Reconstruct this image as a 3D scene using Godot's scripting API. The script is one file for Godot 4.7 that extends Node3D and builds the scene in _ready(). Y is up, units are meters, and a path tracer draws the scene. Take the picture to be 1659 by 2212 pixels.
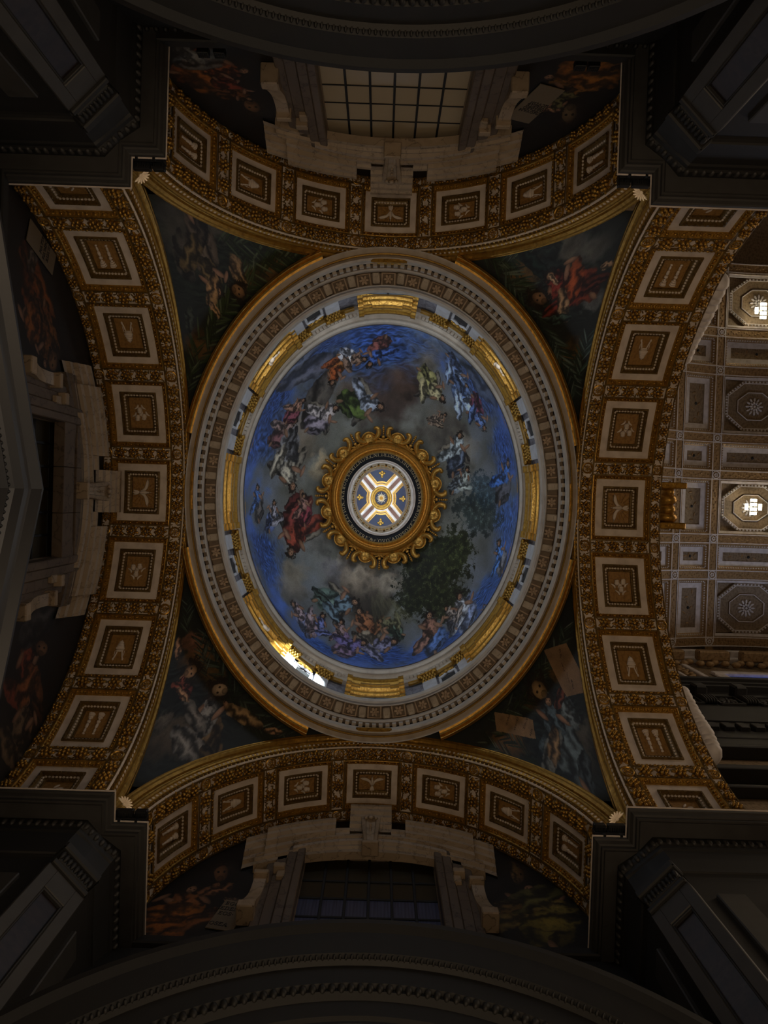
extends Node3D
# A side-aisle bay of a great baroque church, seen straight up: an oval painted dome on four coffered arches, the lamp-lit nave vault to the right.
# Heights h are measured from the eye of the photographer; EY lifts them to metres above the floor.
const EY := 1.7
const DZ := 0.11
var M := {}
var used := {}
var rng := RandomNumberGenerator.new()

class MB:
	var v := PackedVector3Array()
	var n := PackedVector3Array()
	var t := PackedVector2Array()
	var ix := PackedInt32Array()
	static var bv := PackedVector3Array()
	static var bi := PackedInt32Array()
	static var hv := PackedVector3Array()
	static var hi := PackedInt32Array()
	static func ball_shape(nu: int, nv: int, ov: PackedVector3Array, oi: PackedInt32Array):
		for j in nv + 1:
			var th := PI * j / nv
			for i in nu + 1:
				var a := TAU * i / nu
				ov.append(Vector3(sin(th) * cos(a), cos(th), sin(th) * sin(a)))
		for j in nv:
			for i in nu:
				var k := j * (nu + 1) + i
				if j > 0: oi.append_array(PackedInt32Array([k, k + nu + 1, k + 1]))
				if j < nv - 1: oi.append_array(PackedInt32Array([k + 1, k + nu + 1, k + nu + 2]))
	func add(sv: PackedVector3Array, sn: PackedVector3Array, si: PackedInt32Array, xf: Transform3D):
		var o := v.size()
		v.append_array(xf * sv)
		var nb := Transform3D(xf.basis.inverse().transposed(), Vector3.ZERO)
		var nn := nb * sn
		for k in nn.size(): nn[k] = nn[k].normalized()
		n.append_array(nn)
		if xf.basis.determinant() < 0.0:
			for k in range(0, si.size(), 3): ix.append_array(PackedInt32Array([si[k] + o, si[k + 2] + o, si[k + 1] + o]))
		else:
			for k in si: ix.append(k + o)
		if t.size(): t.resize(v.size())
	func ball(xf: Transform3D):
		add(bv, bv, bi, xf)
	func ballh(xf: Transform3D):
		add(hv, hv, hi, xf)
	func grid(rows: Array, wrap := false, uvs = null):
		var o := v.size()
		var ni := rows.size()
		var nj: int = rows[0].size()
		for i in ni:
			var r: PackedVector3Array = rows[i]
			var up: PackedVector3Array = rows[mini(i + 1, ni - 1)]
			var dn: PackedVector3Array = rows[maxi(i - 1, 0)]
			if wrap and i == 0: dn = rows[ni - 2]
			if wrap and i == ni - 1: up = rows[1]
			for j in nj:
				var dj := r[mini(j + 1, nj - 1)] - r[maxi(j - 1, 0)]
				var di := up[j] - dn[j]
				var m := dj.cross(di)
				if m.length_squared() < 1e-14:
					m = (rows[ni / 2][nj - 1] - rows[ni / 2][0]).cross(up[nj / 2] - dn[nj / 2])
				n.append(m.normalized())
			v.append_array(r)
		if uvs != null:
			for u in uvs: t.append_array(u)
		elif t.size(): t.resize(v.size())
		for i in ni - 1:
			for j in nj - 1:
				var k := o + i * nj + j
				ix.append_array(PackedInt32Array([k, k + nj, k + nj + 1, k, k + nj + 1, k + 1]))
	func quad(a: Vector3, b: Vector3, c: Vector3, d: Vector3):
		grid([PackedVector3Array([a, b]), PackedVector3Array([d, c])])
	func tri(a: Vector3, b: Vector3, c: Vector3):
		var o := v.size()
		var m := (c - a).cross(b - a).normalized()
		v.append_array(PackedVector3Array([a, b, c]))
		n.append_array(PackedVector3Array([m, m, m]))
		ix.append_array(PackedInt32Array([o, o + 1, o + 2]))
		if t.size(): t.resize(v.size())
	# box with chamfered edges; xf places it, h are half sizes
	func box(xf: Transform3D, h: Vector3, b := 0.0):
		var i := Vector3(h.x - b, h.y - b, h.z - b)
		for ax in 3:
			var p := (ax + 1) % 3
			var q := (ax + 2) % 3
			for s in [-1.0, 1.0]:
				var c := []
				for w in [[-1, -1], [1, -1], [1, 1], [-1, 1]]:
					var e := Vector3.ZERO
					e[ax] = s * h[ax]
					e[p] = w[0] * i[p]
					e[q] = w[1] * i[q]
					c.append(xf * e)
				if s > 0: quad(c[3], c[2], c[1], c[0])
				else: quad(c[0], c[1], c[2], c[3])
				if b > 0.0:
					for s2 in [-1.0, 1.0]:
						var e0 := Vector3.ZERO
						e0[ax] = s * h[ax]; e0[p] = s2 * i[p]; e0[q] = -i[q]
						var e1 := e0
						e1[q] = i[q]
						var g0 := Vector3.ZERO
						g0[ax] = s * i[ax]; g0[p] = s2 * h[p]; g0[q] = -i[q]
						var g1 := g0
						g1[q] = i[q]
						if s * s2 > 0: quad(xf * e0, xf * e1, xf * g1, xf * g0)
						else: quad(xf * e1, xf * e0, xf * g0, xf * g1)
	func tube(pts: PackedVector3Array, rad: PackedFloat32Array, side := 6, up := Vector3.UP):
		var rows := []
		for i in pts.size():
			var d := (pts[mini(i + 1, pts.size() - 1)] - pts[maxi(i - 1, 0)]).normalized()
			var x := d.cross(up)
			if x.length() < 0.01: x = d.cross(Vector3.RIGHT)
			x = x.normalized()
			var y := d.cross(x).normalized()
			var r := PackedVector3Array()
			for k in side + 1:
				var a := TAU * k / side
				r.append(pts[i] + (x * cos(a) + y * sin(a)) * rad[i])
			rows.append(r)
		grid(rows)
	func mesh() -> ArrayMesh:
		var m := ArrayMesh.new()
		if v.is_empty(): return m
		var a := []
		a.resize(Mesh.ARRAY_MAX)
		a[Mesh.ARRAY_VERTEX] = v
		a[Mesh.ARRAY_NORMAL] = n
		if t.size() == v.size(): a[Mesh.ARRAY_TEX_UV] = t
		a[Mesh.ARRAY_INDEX] = ix
		m.add_surface_from_arrays(Mesh.PRIMITIVE_TRIANGLES, a)
		return m

# one of the four big arches: points on its soffit by angle ph, depth v into the arch and w into the masonry
class Arch:
	var ax := 0
	var s := 1.0
	var a := 0.0
	var R := 0.0
	var rise := 0.0
	func _init(ax_: int, s_: float, a_: float, R_: float, rise_: float):
		ax = ax_; s = s_; a = a_; R = R_; rise = rise_
	func p(ph: float, v: float, w: float) -> Vector3:
		var sn := sin(ph)
		var cs := cos(ph)
		var nn := Vector2(sn * rise, cs * R).normalized()
		var lat := R * sn + w * nn.x
		var y := 21.3 + 1.7 - rise * (1.0 - cs) + w * nn.y
		return Vector3(s * (a + v), y, lat) if ax == 0 else Vector3(lat, y, s * (a + v))
	func turn(u: float, p0: float) -> float:
		return p0 + u / sqrt(pow(R * cos(p0), 2) + pow(rise * sin(p0), 2))
	func frame(p0: float, u: float, v: float, w: float) -> Transform3D:
		var ph := turn(u, p0)
		var o := p(ph, v, w)
		var du := (p(ph + 0.005, v, w) - p(ph - 0.005, v, w)).normalized()
		var dn := (o - p(ph, v, w + 0.1)).normalized()
		var dv := (p(ph, v + 0.1, w) - o).normalized()
		var bs := Basis(du, dn, dv)
		if bs.determinant() < 0.0: bs.x = -bs.x
		return Transform3D(bs, o)
	# the outer rim of the gilded archivolt (k 0 soffit edge .. 1 rim) pushed dv towards the dome
	func rim(ph: float, k: float, dv: float) -> Vector3:
		var i := Vector2(R * sin(ph), 23.0 - rise * (1.0 - cos(ph)))
		var wide := 1.0 if ax == 0 else 0.57
		var o := Vector2((R + wide) * sin(ph), 23.45 - (rise + 0.45) * (1.0 - cos(ph)))
		var q := i.lerp(o, k)
		return Vector3(s * (a - dv), q.y, q.x) if ax == 0 else Vector3(q.x, q.y, s * (a - dv))

func numbered(called: String) -> String:
	var k: int = used.get(called, 0)
	used[called] = k + 1
	return called if k == 0 else "%s_%03d" % [called, k]

func tag(o: Node, label: String, category := "", group := "", kind := "") -> Node:
	if label: o.set_meta("label", label)
	if category: o.set_meta("category", category)
	if group: o.set_meta("group", group)
	if kind: o.set_meta("kind", kind)
	return o

func base(called: String, label := "", category := "", group := "", kind := "", at := Vector3.ZERO) -> Node3D:
	var o := Node3D.new()
	o.name = numbered(called)
	add_child(o)
	o.position = at
	tag(o, label, category, group, kind)
	return o

func part(called: String, m, mat: Material, parent: Node, xf := Transform3D()) -> MeshInstance3D:
	var o := MeshInstance3D.new()
	o.name = called
	o.mesh = m.mesh() if m is MB else m
	o.material_override = mat
	o.transform = xf
	parent.add_child(o, true)
	return o

func stuff(o: Node) -> Node:
	o.set_meta("kind", "stuff")
	return o

func ell(rx: float, rz: float, a: float, h: float) -> Vector3:
	return Vector3(rx * cos(a), h + EY, DZ + rz * sin(a))

# mouldings of an oval ring; prof holds (radius across, height, radius along)
func ring(mb: MB, prof: Array, n := 128, a0 := 0.0, a1 := TAU, dr := 0.0):
	var wrap := absf(a1 - a0 - TAU) < 0.001
	for k in prof.size() - 1:
		var rows := []
		for i in n + 1:
			var a := lerpf(a0, a1, float(i) / n)
			var p: Vector3 = prof[k]
			var q: Vector3 = prof[k + 1]
			rows.append(PackedVector3Array([ell(p.x + dr, p.z + dr, a, p.y), ell(q.x + dr, q.z + dr, a, q.y)]))
		mb.grid(rows, wrap)

func ring_cap(mb: MB, prof: Array, a: float, dr := 0.0):
	var c := Vector3.ZERO
	for p in prof: c += ell(p.x + dr, p.z + dr, a, p.y)
	c /= prof.size()
	for k in prof.size() - 1:
		mb.tri(c, ell(prof[k].x + dr, prof[k].z + dr, a, prof[k].y), ell(prof[k + 1].x + dr, prof[k + 1].z + dr, a, prof[k + 1].y))

# a frame that faces the middle of the oval: x along the wall, y up, z inwards
func ell_frame(rx: float, rz: float, a: float, h: float) -> Transform3D:
	var o := ell(rx, rz, a, h)
	var x := Vector3(-rx * sin(a), 0, rz * cos(a)).normalized()
	return Transform3D(Basis(x, Vector3.UP, x.cross(Vector3.UP)), o)

# four-sided frame bent onto an arch; prof holds (inset, depth)
func rect_ring(mb: MB, A: Arch, p0: float, vc: float, hu: float, hv: float, prof: Array, nu := 6):
	for k in prof.size() - 1:
		var d0: float = prof[k].x
		var w0: float = prof[k].y
		var d1: float = prof[k + 1].x
		var w1: float = prof[k + 1].y
		for s in [-1.0, 1.0]:
			var rows := []
			for i in nu + 1:
				var f := 2.0 * i / nu - 1.0
				rows.append(PackedVector3Array([A.p(A.turn(f * (hu - d0), p0), vc + s * (hv - d0), w0), A.p(A.turn(f * (hu - d1), p0), vc + s * (hv - d1), w1)]))
			mb.grid(rows)
			mb.grid([PackedVector3Array([A.p(A.turn(s * (hu - d0), p0), vc - hv + d0, w0), A.p(A.turn(s * (hu - d1), p0), vc - hv + d1, w1)]),
				PackedVector3Array([A.p(A.turn(s * (hu - d0), p0), vc + hv - d0, w0), A.p(A.turn(s * (hu - d1), p0), vc + hv - d1, w1)])])

func patch(mb: MB, A: Arch, ph0: float, ph1: float, v0: float, v1: float, w: float, n: int):
	var rows := []
	for i in n + 1:
		var ph := lerpf(ph0, ph1, float(i) / n)
		rows.append(PackedVector3Array([A.p(ph, v0, w), A.p(ph, v1, w)]))
	mb.grid(rows)

# raised rib with sides, along the arch
func rib(mb: MB, A: Arch, ph0: float, ph1: float, v0: float, v1: float, w: float, n: int):
	patch(mb, A, ph0, ph1, v0, v1, -w, n)
	for e in [[v0, 0.0, v0, -w], [v1, -w, v1, 0.0]]:
		var rows := []
		for i in n + 1:
			var ph := lerpf(ph0, ph1, float(i) / n)
			rows.append(PackedVector3Array([A.p(ph, e[0], e[1]), A.p(ph, e[2], e[3])]))
		mb.grid(rows)

func lump(at: Vector3, r: Vector3, turn_z := 0.0) -> Transform3D:
	return Transform3D(Basis(Vector3(0, 0, 1), turn_z) * Basis.from_scale(r), at)

func noise(freq: float, oct := 4, type := FastNoiseLite.TYPE_SIMPLEX_SMOOTH, sd := 1) -> FastNoiseLite:
	var f := FastNoiseLite.new()
	f.noise_type = type
	f.frequency = freq
	f.fractal_octaves = oct
	f.seed = sd
	return f

func grain(freq: float, cols: PackedColorArray, offs: PackedFloat32Array, size := 256, warp := 0.0, oct := 4, sd := 1) -> NoiseTexture2D:
	var t := NoiseTexture2D.new()
	t.width = size
	t.height = size
	t.seamless = true
	t.noise = noise(freq, oct, FastNoiseLite.TYPE_SIMPLEX_SMOOTH, sd)
	if warp > 0.0:
		t.noise.domain_warp_enabled = true
		t.noise.domain_warp_amplitude = warp
		t.noise.domain_warp_frequency = freq * 0.8
	var g := Gradient.new()
	g.offsets = offs
	g.colors = cols
	t.color_ramp = g
	return t

func mat(called: String, c: Color, rough: float, metal := 0.0, tex: Texture2D = null, scale := 0.5, relief: Texture2D = null, rs := 0.5) -> StandardMaterial3D:
	var m := StandardMaterial3D.new()
	m.resource_name = called
	m.albedo_color = c
	m.roughness = rough
	m.metallic = metal
	m.cull_mode = BaseMaterial3D.CULL_DISABLED
	if tex:
		m.albedo_texture = tex
		m.uv1_triplanar = true
		m.uv1_world_triplanar = true
		m.uv1_scale = Vector3.ONE * scale
	if relief:
		m.normal_enabled = true
		m.normal_texture = relief
		m.normal_scale = rs
		m.uv1_triplanar = true
		m.uv1_world_triplanar = true
		m.uv1_scale = Vector3.ONE * scale
	return m

func glowing(called: String, c: Color, e: float) -> StandardMaterial3D:
	var m := mat(called, c, 0.5)
	m.emission_enabled = true
	m.emission = c
	m.emission_energy_multiplier = e
	return m

func materials():
	var g3 := PackedFloat32Array([0.0, 0.5, 1.0])
	var stucco := grain(0.02, PackedColorArray([Color(0.82, 0.80, 0.78), Color(0.95, 0.94, 0.92), Color(1, 1, 1)]), g3)
	var gilt := grain(0.03, PackedColorArray([Color(0.66, 0.62, 0.55), Color(0.95, 0.93, 0.88), Color(1, 1, 1)]), g3, 256, 0.0, 5, 7)
	var bump := NoiseTexture2D.new()
	bump.width = 256
	bump.height = 256
	bump.seamless = true
	bump.as_normal_map = true
	bump.bump_strength = 5.0
	bump.noise = noise(0.05, 4, FastNoiseLite.TYPE_SIMPLEX_SMOOTH, 5)
	var vein := grain(0.006, PackedColorArray([Color(0.80, 0.75, 0.68), Color(0.78, 0.73, 0.66), Color(0.52, 0.47, 0.41), Color(0.80, 0.75, 0.68), Color(0.86, 0.81, 0.74), Color(0.76, 0.71, 0.63)]), PackedFloat32Array([0.0, 0.44, 0.475, 0.51, 0.75, 1.0]), 512, 45.0, 5, 3)
	var greyv := grain(0.008, PackedColorArray([Color(0.55, 0.55, 0.57), Color(0.75, 0.75, 0.77), Color(0.42, 0.42, 0.45), Color(0.8, 0.8, 0.82)]), PackedFloat32Array([0.0, 0.45, 0.5, 1.0]), 512, 30.0, 5, 9)
	var breccia := grain(0.02, PackedColorArray([Color(0.30, 0.20, 0.19), Color(0.5, 0.38, 0.35), Color(0.75, 0.66, 0.6), Color(0.38, 0.26, 0.24)]), PackedFloat32Array([0.0, 0.45, 0.62, 1.0]), 256, 20.0, 5, 4)
	M.white = mat("white_stucco", Color(0.86, 0.81, 0.77), 0.6, 0.0, stucco, 0.4)
	M.ring = mat("ring_stucco", Color(0.76, 0.72, 0.67), 0.6, 0.0, stucco, 0.4)
	M.dullring = mat("dull_stucco", Color(0.74, 0.66, 0.58), 0.7, 0.0, stucco, 0.6)  # duller, warmer tone of the ring stucco
	M.relief = mat("relief_stucco", Color(0.80, 0.74, 0.68), 0.55)
	M.gold = mat("gilding", Color(0.70, 0.54, 0.23), 0.34, 0.65, gilt, 0.8, bump, 0.35)
	M.oldgold = mat("old_gilding", Color(0.45, 0.36, 0.18), 0.42, 0.40, gilt, 0.8, bump, 0.4)
	M.tan = mat("tan_ground", Color(0.62, 0.47, 0.26), 0.6, 0.05, gilt, 1.2)
	M.marble = mat("veined_marble", Color(0.74, 0.69, 0.63), 0.45, 0.0, vein, 0.35)
	M.jamb = mat("darker_marble", Color(0.46, 0.42, 0.39), 0.5, 0.0, vein, 0.35)  # darker tone of the veined marble
	M.coffer_ground = mat("soffit_ground", Color(0.50, 0.44, 0.38), 0.7, 0.0, stucco, 0.6)  # darker than the brackets: shade of the recesses put into the colour
	M.grey = mat("grey_marble", Color(0.80, 0.80, 0.83), 0.4, 0.0, greyv, 0.5)
	M.pale = mat("pale_marble", Color(0.74, 0.74, 0.76), 0.45, 0.0, stucco, 0.5)
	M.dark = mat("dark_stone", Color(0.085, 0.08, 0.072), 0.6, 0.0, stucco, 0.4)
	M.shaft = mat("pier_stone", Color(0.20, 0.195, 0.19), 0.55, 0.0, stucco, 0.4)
	M.breccia = mat("red_breccia", Color(0.22, 0.19, 0.19), 0.35, 0.0, breccia, 0.8)
	M.black = mat("black_metal", Color(0.02, 0.02, 0.022), 0.5)
	M.iron = mat("window_iron", Color(0.05, 0.05, 0.05), 0.6)
	M.naves = mat("nave_stucco", Color(0.84, 0.82, 0.82), 0.6, 0.0, stucco, 0.4)
	M.navegold = mat("nave_gilding", Color(0.62, 0.51, 0.36), 0.5, 0.25, gilt, 0.6)
	M.navedull = mat("nave_panel", Color(0.54, 0.47, 0.38), 0.6, 0.1, gilt, 0.7)
	M.floor = mat("floor_marble", Color(0.72, 0.67, 0.60), 0.5, 0.0, stucco, 0.2)
	M.navy = mat("navy_panel", Color(0.065, 0.085, 0.17), 0.5)
	M.ink = mat("dark_lettering_band", Color(0.07, 0.08, 0.10), 0.5)
	M.bronze = mat("bronze_gold", Color(0.80, 0.61, 0.29), 0.28, 0.7, gilt, 1.5, bump, 0.3)
	M.letter = mat("gilt_letters", Color(0.85, 0.78, 0.62), 0.5, 0.2)
	M.shade_pane = mat("beige_blind_pane", Color(0.62, 0.55, 0.44), 0.35)
	M.shade_pane.emission_enabled = true
	M.shade_pane.emission = Color(0.62, 0.52, 0.38)
	M.shade_pane.emission_energy_multiplier = 0.02
	M.curtain = mat("curtained_pane", Color(0.30, 0.32, 0.42), 0.3, 0.0, grain(0.01, PackedColorArray([Color(0.45, 0.45, 0.5), Color(0.8, 0.8, 0.85), Color(1, 1, 1)]), g3), 1.0)
	M.curtain.emission_enabled = true
	M.curtain.emission = Color(0.55, 0.58, 0.72)
	M.curtain.emission_energy_multiplier = 0.006
	M.curtain.uv1_scale = Vector3(4.0, 0.15, 4.0)
	M.dusk = mat("dim_pane", Color(0.20, 0.18, 0.13), 0.3)  # dark reflection and shade of the deep reveal put into the pane colour
	M.daylight = glowing("daylit_glass", Color(0.80, 0.90, 1.0), 0.8)
	M.skyglass = glowing("blue_sky_glass", Color(0.22, 0.42, 0.88), 0.62)
	M.lampglow = glowing("lamp_glow", Color(1.0, 0.96, 0.85), 6.0)
	M.flood = glowing("flood_glow", Color(1.0, 0.80, 0.50), 0.6)

func lamp_panel(at: Vector3, to: Vector3, size: Vector2, e: float, c: Color, called: String):
	var l := AreaLight3D.new()
	l.name = called
	l.area_size = size
	l.light_energy = e
	l.light_color = c
	l.area_range = 120.0
	l.area_attenuation = 2.0
	l.shadow_enabled = true
	add_child(l, true)
	var up := Vector3.UP if absf((to - at).normalized().y) < 0.98 else Vector3.RIGHT
	l.look_at_from_position(at, to, up)

func _ready():
	var cam := Camera3D.new()
	cam.name = "camera"
	cam.fov = 71.65
	cam.near = 0.05
	cam.far = 200.0
	add_child(cam)
	# lens axis a little off the zenith, the phone turned a little in the hand
	var right := Vector3(0.99946549, -0.0038626, 0.03246248)
	var top := Vector3(-0.03239402, 0.01663311, 0.99933676)
	cam.transform = Transform3D(Basis(right, top, right.cross(top)), Vector3(0, EY, 0))
	var env := Environment.new()
	env.background_mode = Environment.BG_COLOR
	env.background_color = Color(0, 0, 0)
	env.tonemap_mode = Environment.TONE_MAPPER_LINEAR
	env.tonemap_exposure = 1.0
	env.sdfgi_enabled = true
	env.ssao_enabled = true
	env.ssil_enabled = true
	var we := WorldEnvironment.new()
	we.name = "environment"
	we.environment = env
	add_child(we)
	MB.ball_shape(6, 4, MB.bv, MB.bi)
	MB.ball_shape(12, 8, MB.hv, MB.hi)
	materials()
	daylight()
	shell()
	arches()
	pendentives()
	drum()
	dome()
	lantern()
	lunette_walls()
	lower_arches()
	piers()
	nave()
	fittings()

# daylight that enters by the windows, and fill lights added out of view
func daylight():
	# the eight drum windows
	for k in 8:
		var a: float = PEDI[k]
		var f := ell_frame(5.45, 6.95, a, 24.15)
		lamp_panel(f.origin, f.origin + f.basis.z + Vector3.UP * 0.45, Vector2(1.2, 2.0), DRUM_E * (1.5 if sin(a) > 0.5 else 0.9 if sin(a) > -0.5 else 0.6), Color(0.90, 0.95, 1.0), "drum_window_light")
	# windows round the lantern
	for k in 8:
		var a := TAU * (k + 0.5) / 8
		var f := ell_frame(1.62, 1.85, a, 35.5)
		lamp_panel(f.origin, f.origin + f.basis.z, Vector2(0.7, 1.7), LANTERN_E, Color(0.84, 0.92, 1.0), "lantern_window_light")
	# area lights added by the far nave wall; then the entrance-wall window
	for z in [-2.0, 7.0, 16.0]:
		lamp_panel(Vector3(36.2, 30, z), Vector3(6, 0, z * 0.3), Vector2(4, 5), NAVE_E, Color(1.0, 0.90, 0.78), "nave_side_fill")
	lamp_panel(Vector3(23.2, 37.5 + EY, -9.0), Vector3(23.2, 34, 10), Vector2(7, 5), NAVE_E * 0.3, Color(0.85, 0.90, 1.0), "entrance_window_light")
	# unseen area lights added at both aisle ends to light its floor
	lamp_panel(Vector3(0, 5.0, -12.1), Vector3(0, 1.5, 0), Vector2(4.5, 7.0), AISLE_FILL_E, Color(1.0, 0.93, 0.84), "entrance_end_fill")
	lamp_panel(Vector3(0, 6.0, 25.7), Vector3(0, 1.0, 6), Vector2(6.0, 9.0), AISLE_FILL_E, Color(1.0, 0.92, 0.82), "aisle_end_fill")
	# unseen spot added through the nave arch, so the floor bounces light upwards
	var d := SpotLight3D.new()
	d.name = "floor_bounce_spot"
	d.light_energy = FLOOR_E
	d.light_color = Color(1.0, 0.95, 0.89)
	d.spot_angle = 8.2
	d.spot_angle_attenuation = 0.5
	d.spot_range = 120.0
	d.spot_attenuation = 2.0
	d.light_size = 0.4
	d.shadow_enabled = true
	add_child(d)
	d.look_at_from_position(Vector3(36.4, 36, 1.0), Vector3(0.3, 0, 0), Vector3.UP)
	# a low sun through one drum window
	var s := SpotLight3D.new()
	s.name = "sun_shaft"
	s.light_energy = SUN_E
	s.light_color = Color(0.90, 0.97, 1.0)
	s.spot_angle = 6.0
	s.spot_angle_attenuation = 0.3
	s.spot_range = 60.0
	s.spot_attenuation = 2.0
	s.light_size = 0.05
	s.shadow_enabled = true
	add_child(s)
	s.look_at_from_position(ell(5.3, 6.7, 0.62, 24.0), ell(5.75, 7.3, SUNSPOT, 25.35), Vector3.UP)

const PEDI: Array[float] = [0.0, 0.75, 1.5708, 2.3916, 3.1416, 3.8916, 4.7124, 5.5332]
const SUNSPOT := 4.17
const DRUM_E := 5.0
const LANTERN_E := 2.1
const NAVE_E := 120.0
const AISLE_FILL_E := 50.0
const FLOOR_E := 11500.0
const SUN_E := 2000.0

# floor, outer walls and roof that close the building
func shell():
	var slabs := [["floor", Vector3(11, -0.15, 6), Vector3(29, 0.15, 21), M.floor], ["wall_chapel", Vector3(-12.2, 15, 6), Vector3(0.2, 15.2, 21), M.dark], ["wall_far", Vector3(37.2, 20, 6), Vector3(0.3, 20.2, 21), M.naves],
		["wall_entrance", Vector3(11, 20, -12.6), Vector3(29, 27, 0.3), M.dark], ["wall_rear", Vector3(11, 20, 26.2), Vector3(29, 27, 0.3), M.dark], ["ceiling", Vector3(11, 47.5, 6), Vector3(29, 0.3, 21), M.dark]]
	for q in slabs:
		var b := MB.new()
		b.box(Transform3D(Basis(), q[1]), q[2])
		tag(part(q[0], b, q[3], self), "", "", "", "structure")

func arches():
	var list := [
		[Arch.new(0, -1.0, 5.944, 6.804, 6.804), 2.39, "gilded coffered arch over the chapel lunette, across from the nave vault", 19.7, 4],
		[Arch.new(0, 1.0, 5.944, 6.804, 6.804), 2.44, "gilded coffered arch that opens on the nave vault with its lamps", 19.7, 4],
		[Arch.new(1, 1.0, 7.497, 5.38, 6.06), 2.1, "gilded coffered arch over the marble window with beige panes", 22.1, 4],
		[Arch.new(1, -1.0, 7.497, 5.38, 6.06), 2.2, "gilded coffered arch over the marble window with bluish curtained panes", 22.1, 4]]
	var flower := flower_mesh()
	var ros := rosette_mesh()
	for q in list:
		coffered_arch(q[0], q[1], q[2], deg_to_rad(q[3]), q[4], flower, ros)

func flower_mesh() -> ArrayMesh:
	var b := MB.new()
	b.ball(lump(Vector3(0, 0.085, 0), Vector3(0.05, 0.06, 0.05)))
	for k in 6:
		var a := TAU * k / 6
		b.ball(lump(Vector3(cos(a) * 0.094, 0.07, sin(a) * 0.094), Vector3(0.043, 0.06, 0.043)))
		var l := Transform3D(Basis(Vector3.UP, a + PI / 6) * Basis.from_scale(Vector3(0.07, 0.03, 0.04)), Vector3(cos(-a - PI / 6) * 0.115, 0.015, sin(-a - PI / 6) * 0.115))
		b.ball(l)
	return b.mesh()

func rosette_mesh() -> ArrayMesh:
	var b := MB.new()
	var prof := [Vector2(0.19, 0.0), Vector2(0.19, 0.04), Vector2(0.16, 0.055), Vector2(0.14, 0.03), Vector2(0.13, 0.0)]
	for k in 4:
		var rows := []
		for i in 17:
			var a := TAU * i / 16
			rows.append(PackedVector3Array([Vector3(cos(a) * prof[k].x, prof[k].y, sin(a) * prof[k].x), Vector3(cos(a) * prof[k + 1].x, prof[k + 1].y, sin(a) * prof[k + 1].x)]))
		b.grid(rows, true)
	b.ball(lump(Vector3(0, 0.05, 0), Vector3(0.035, 0.04, 0.035)))
	for k in 8:
		var a := TAU * k / 8
		b.ball(Transform3D(Basis(Vector3.UP, -a) * Basis.from_scale(Vector3(0.045, 0.02, 0.024)), Vector3(cos(a) * 0.075, 0.025, sin(a) * 0.075)))
	return b.mesh()

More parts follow.
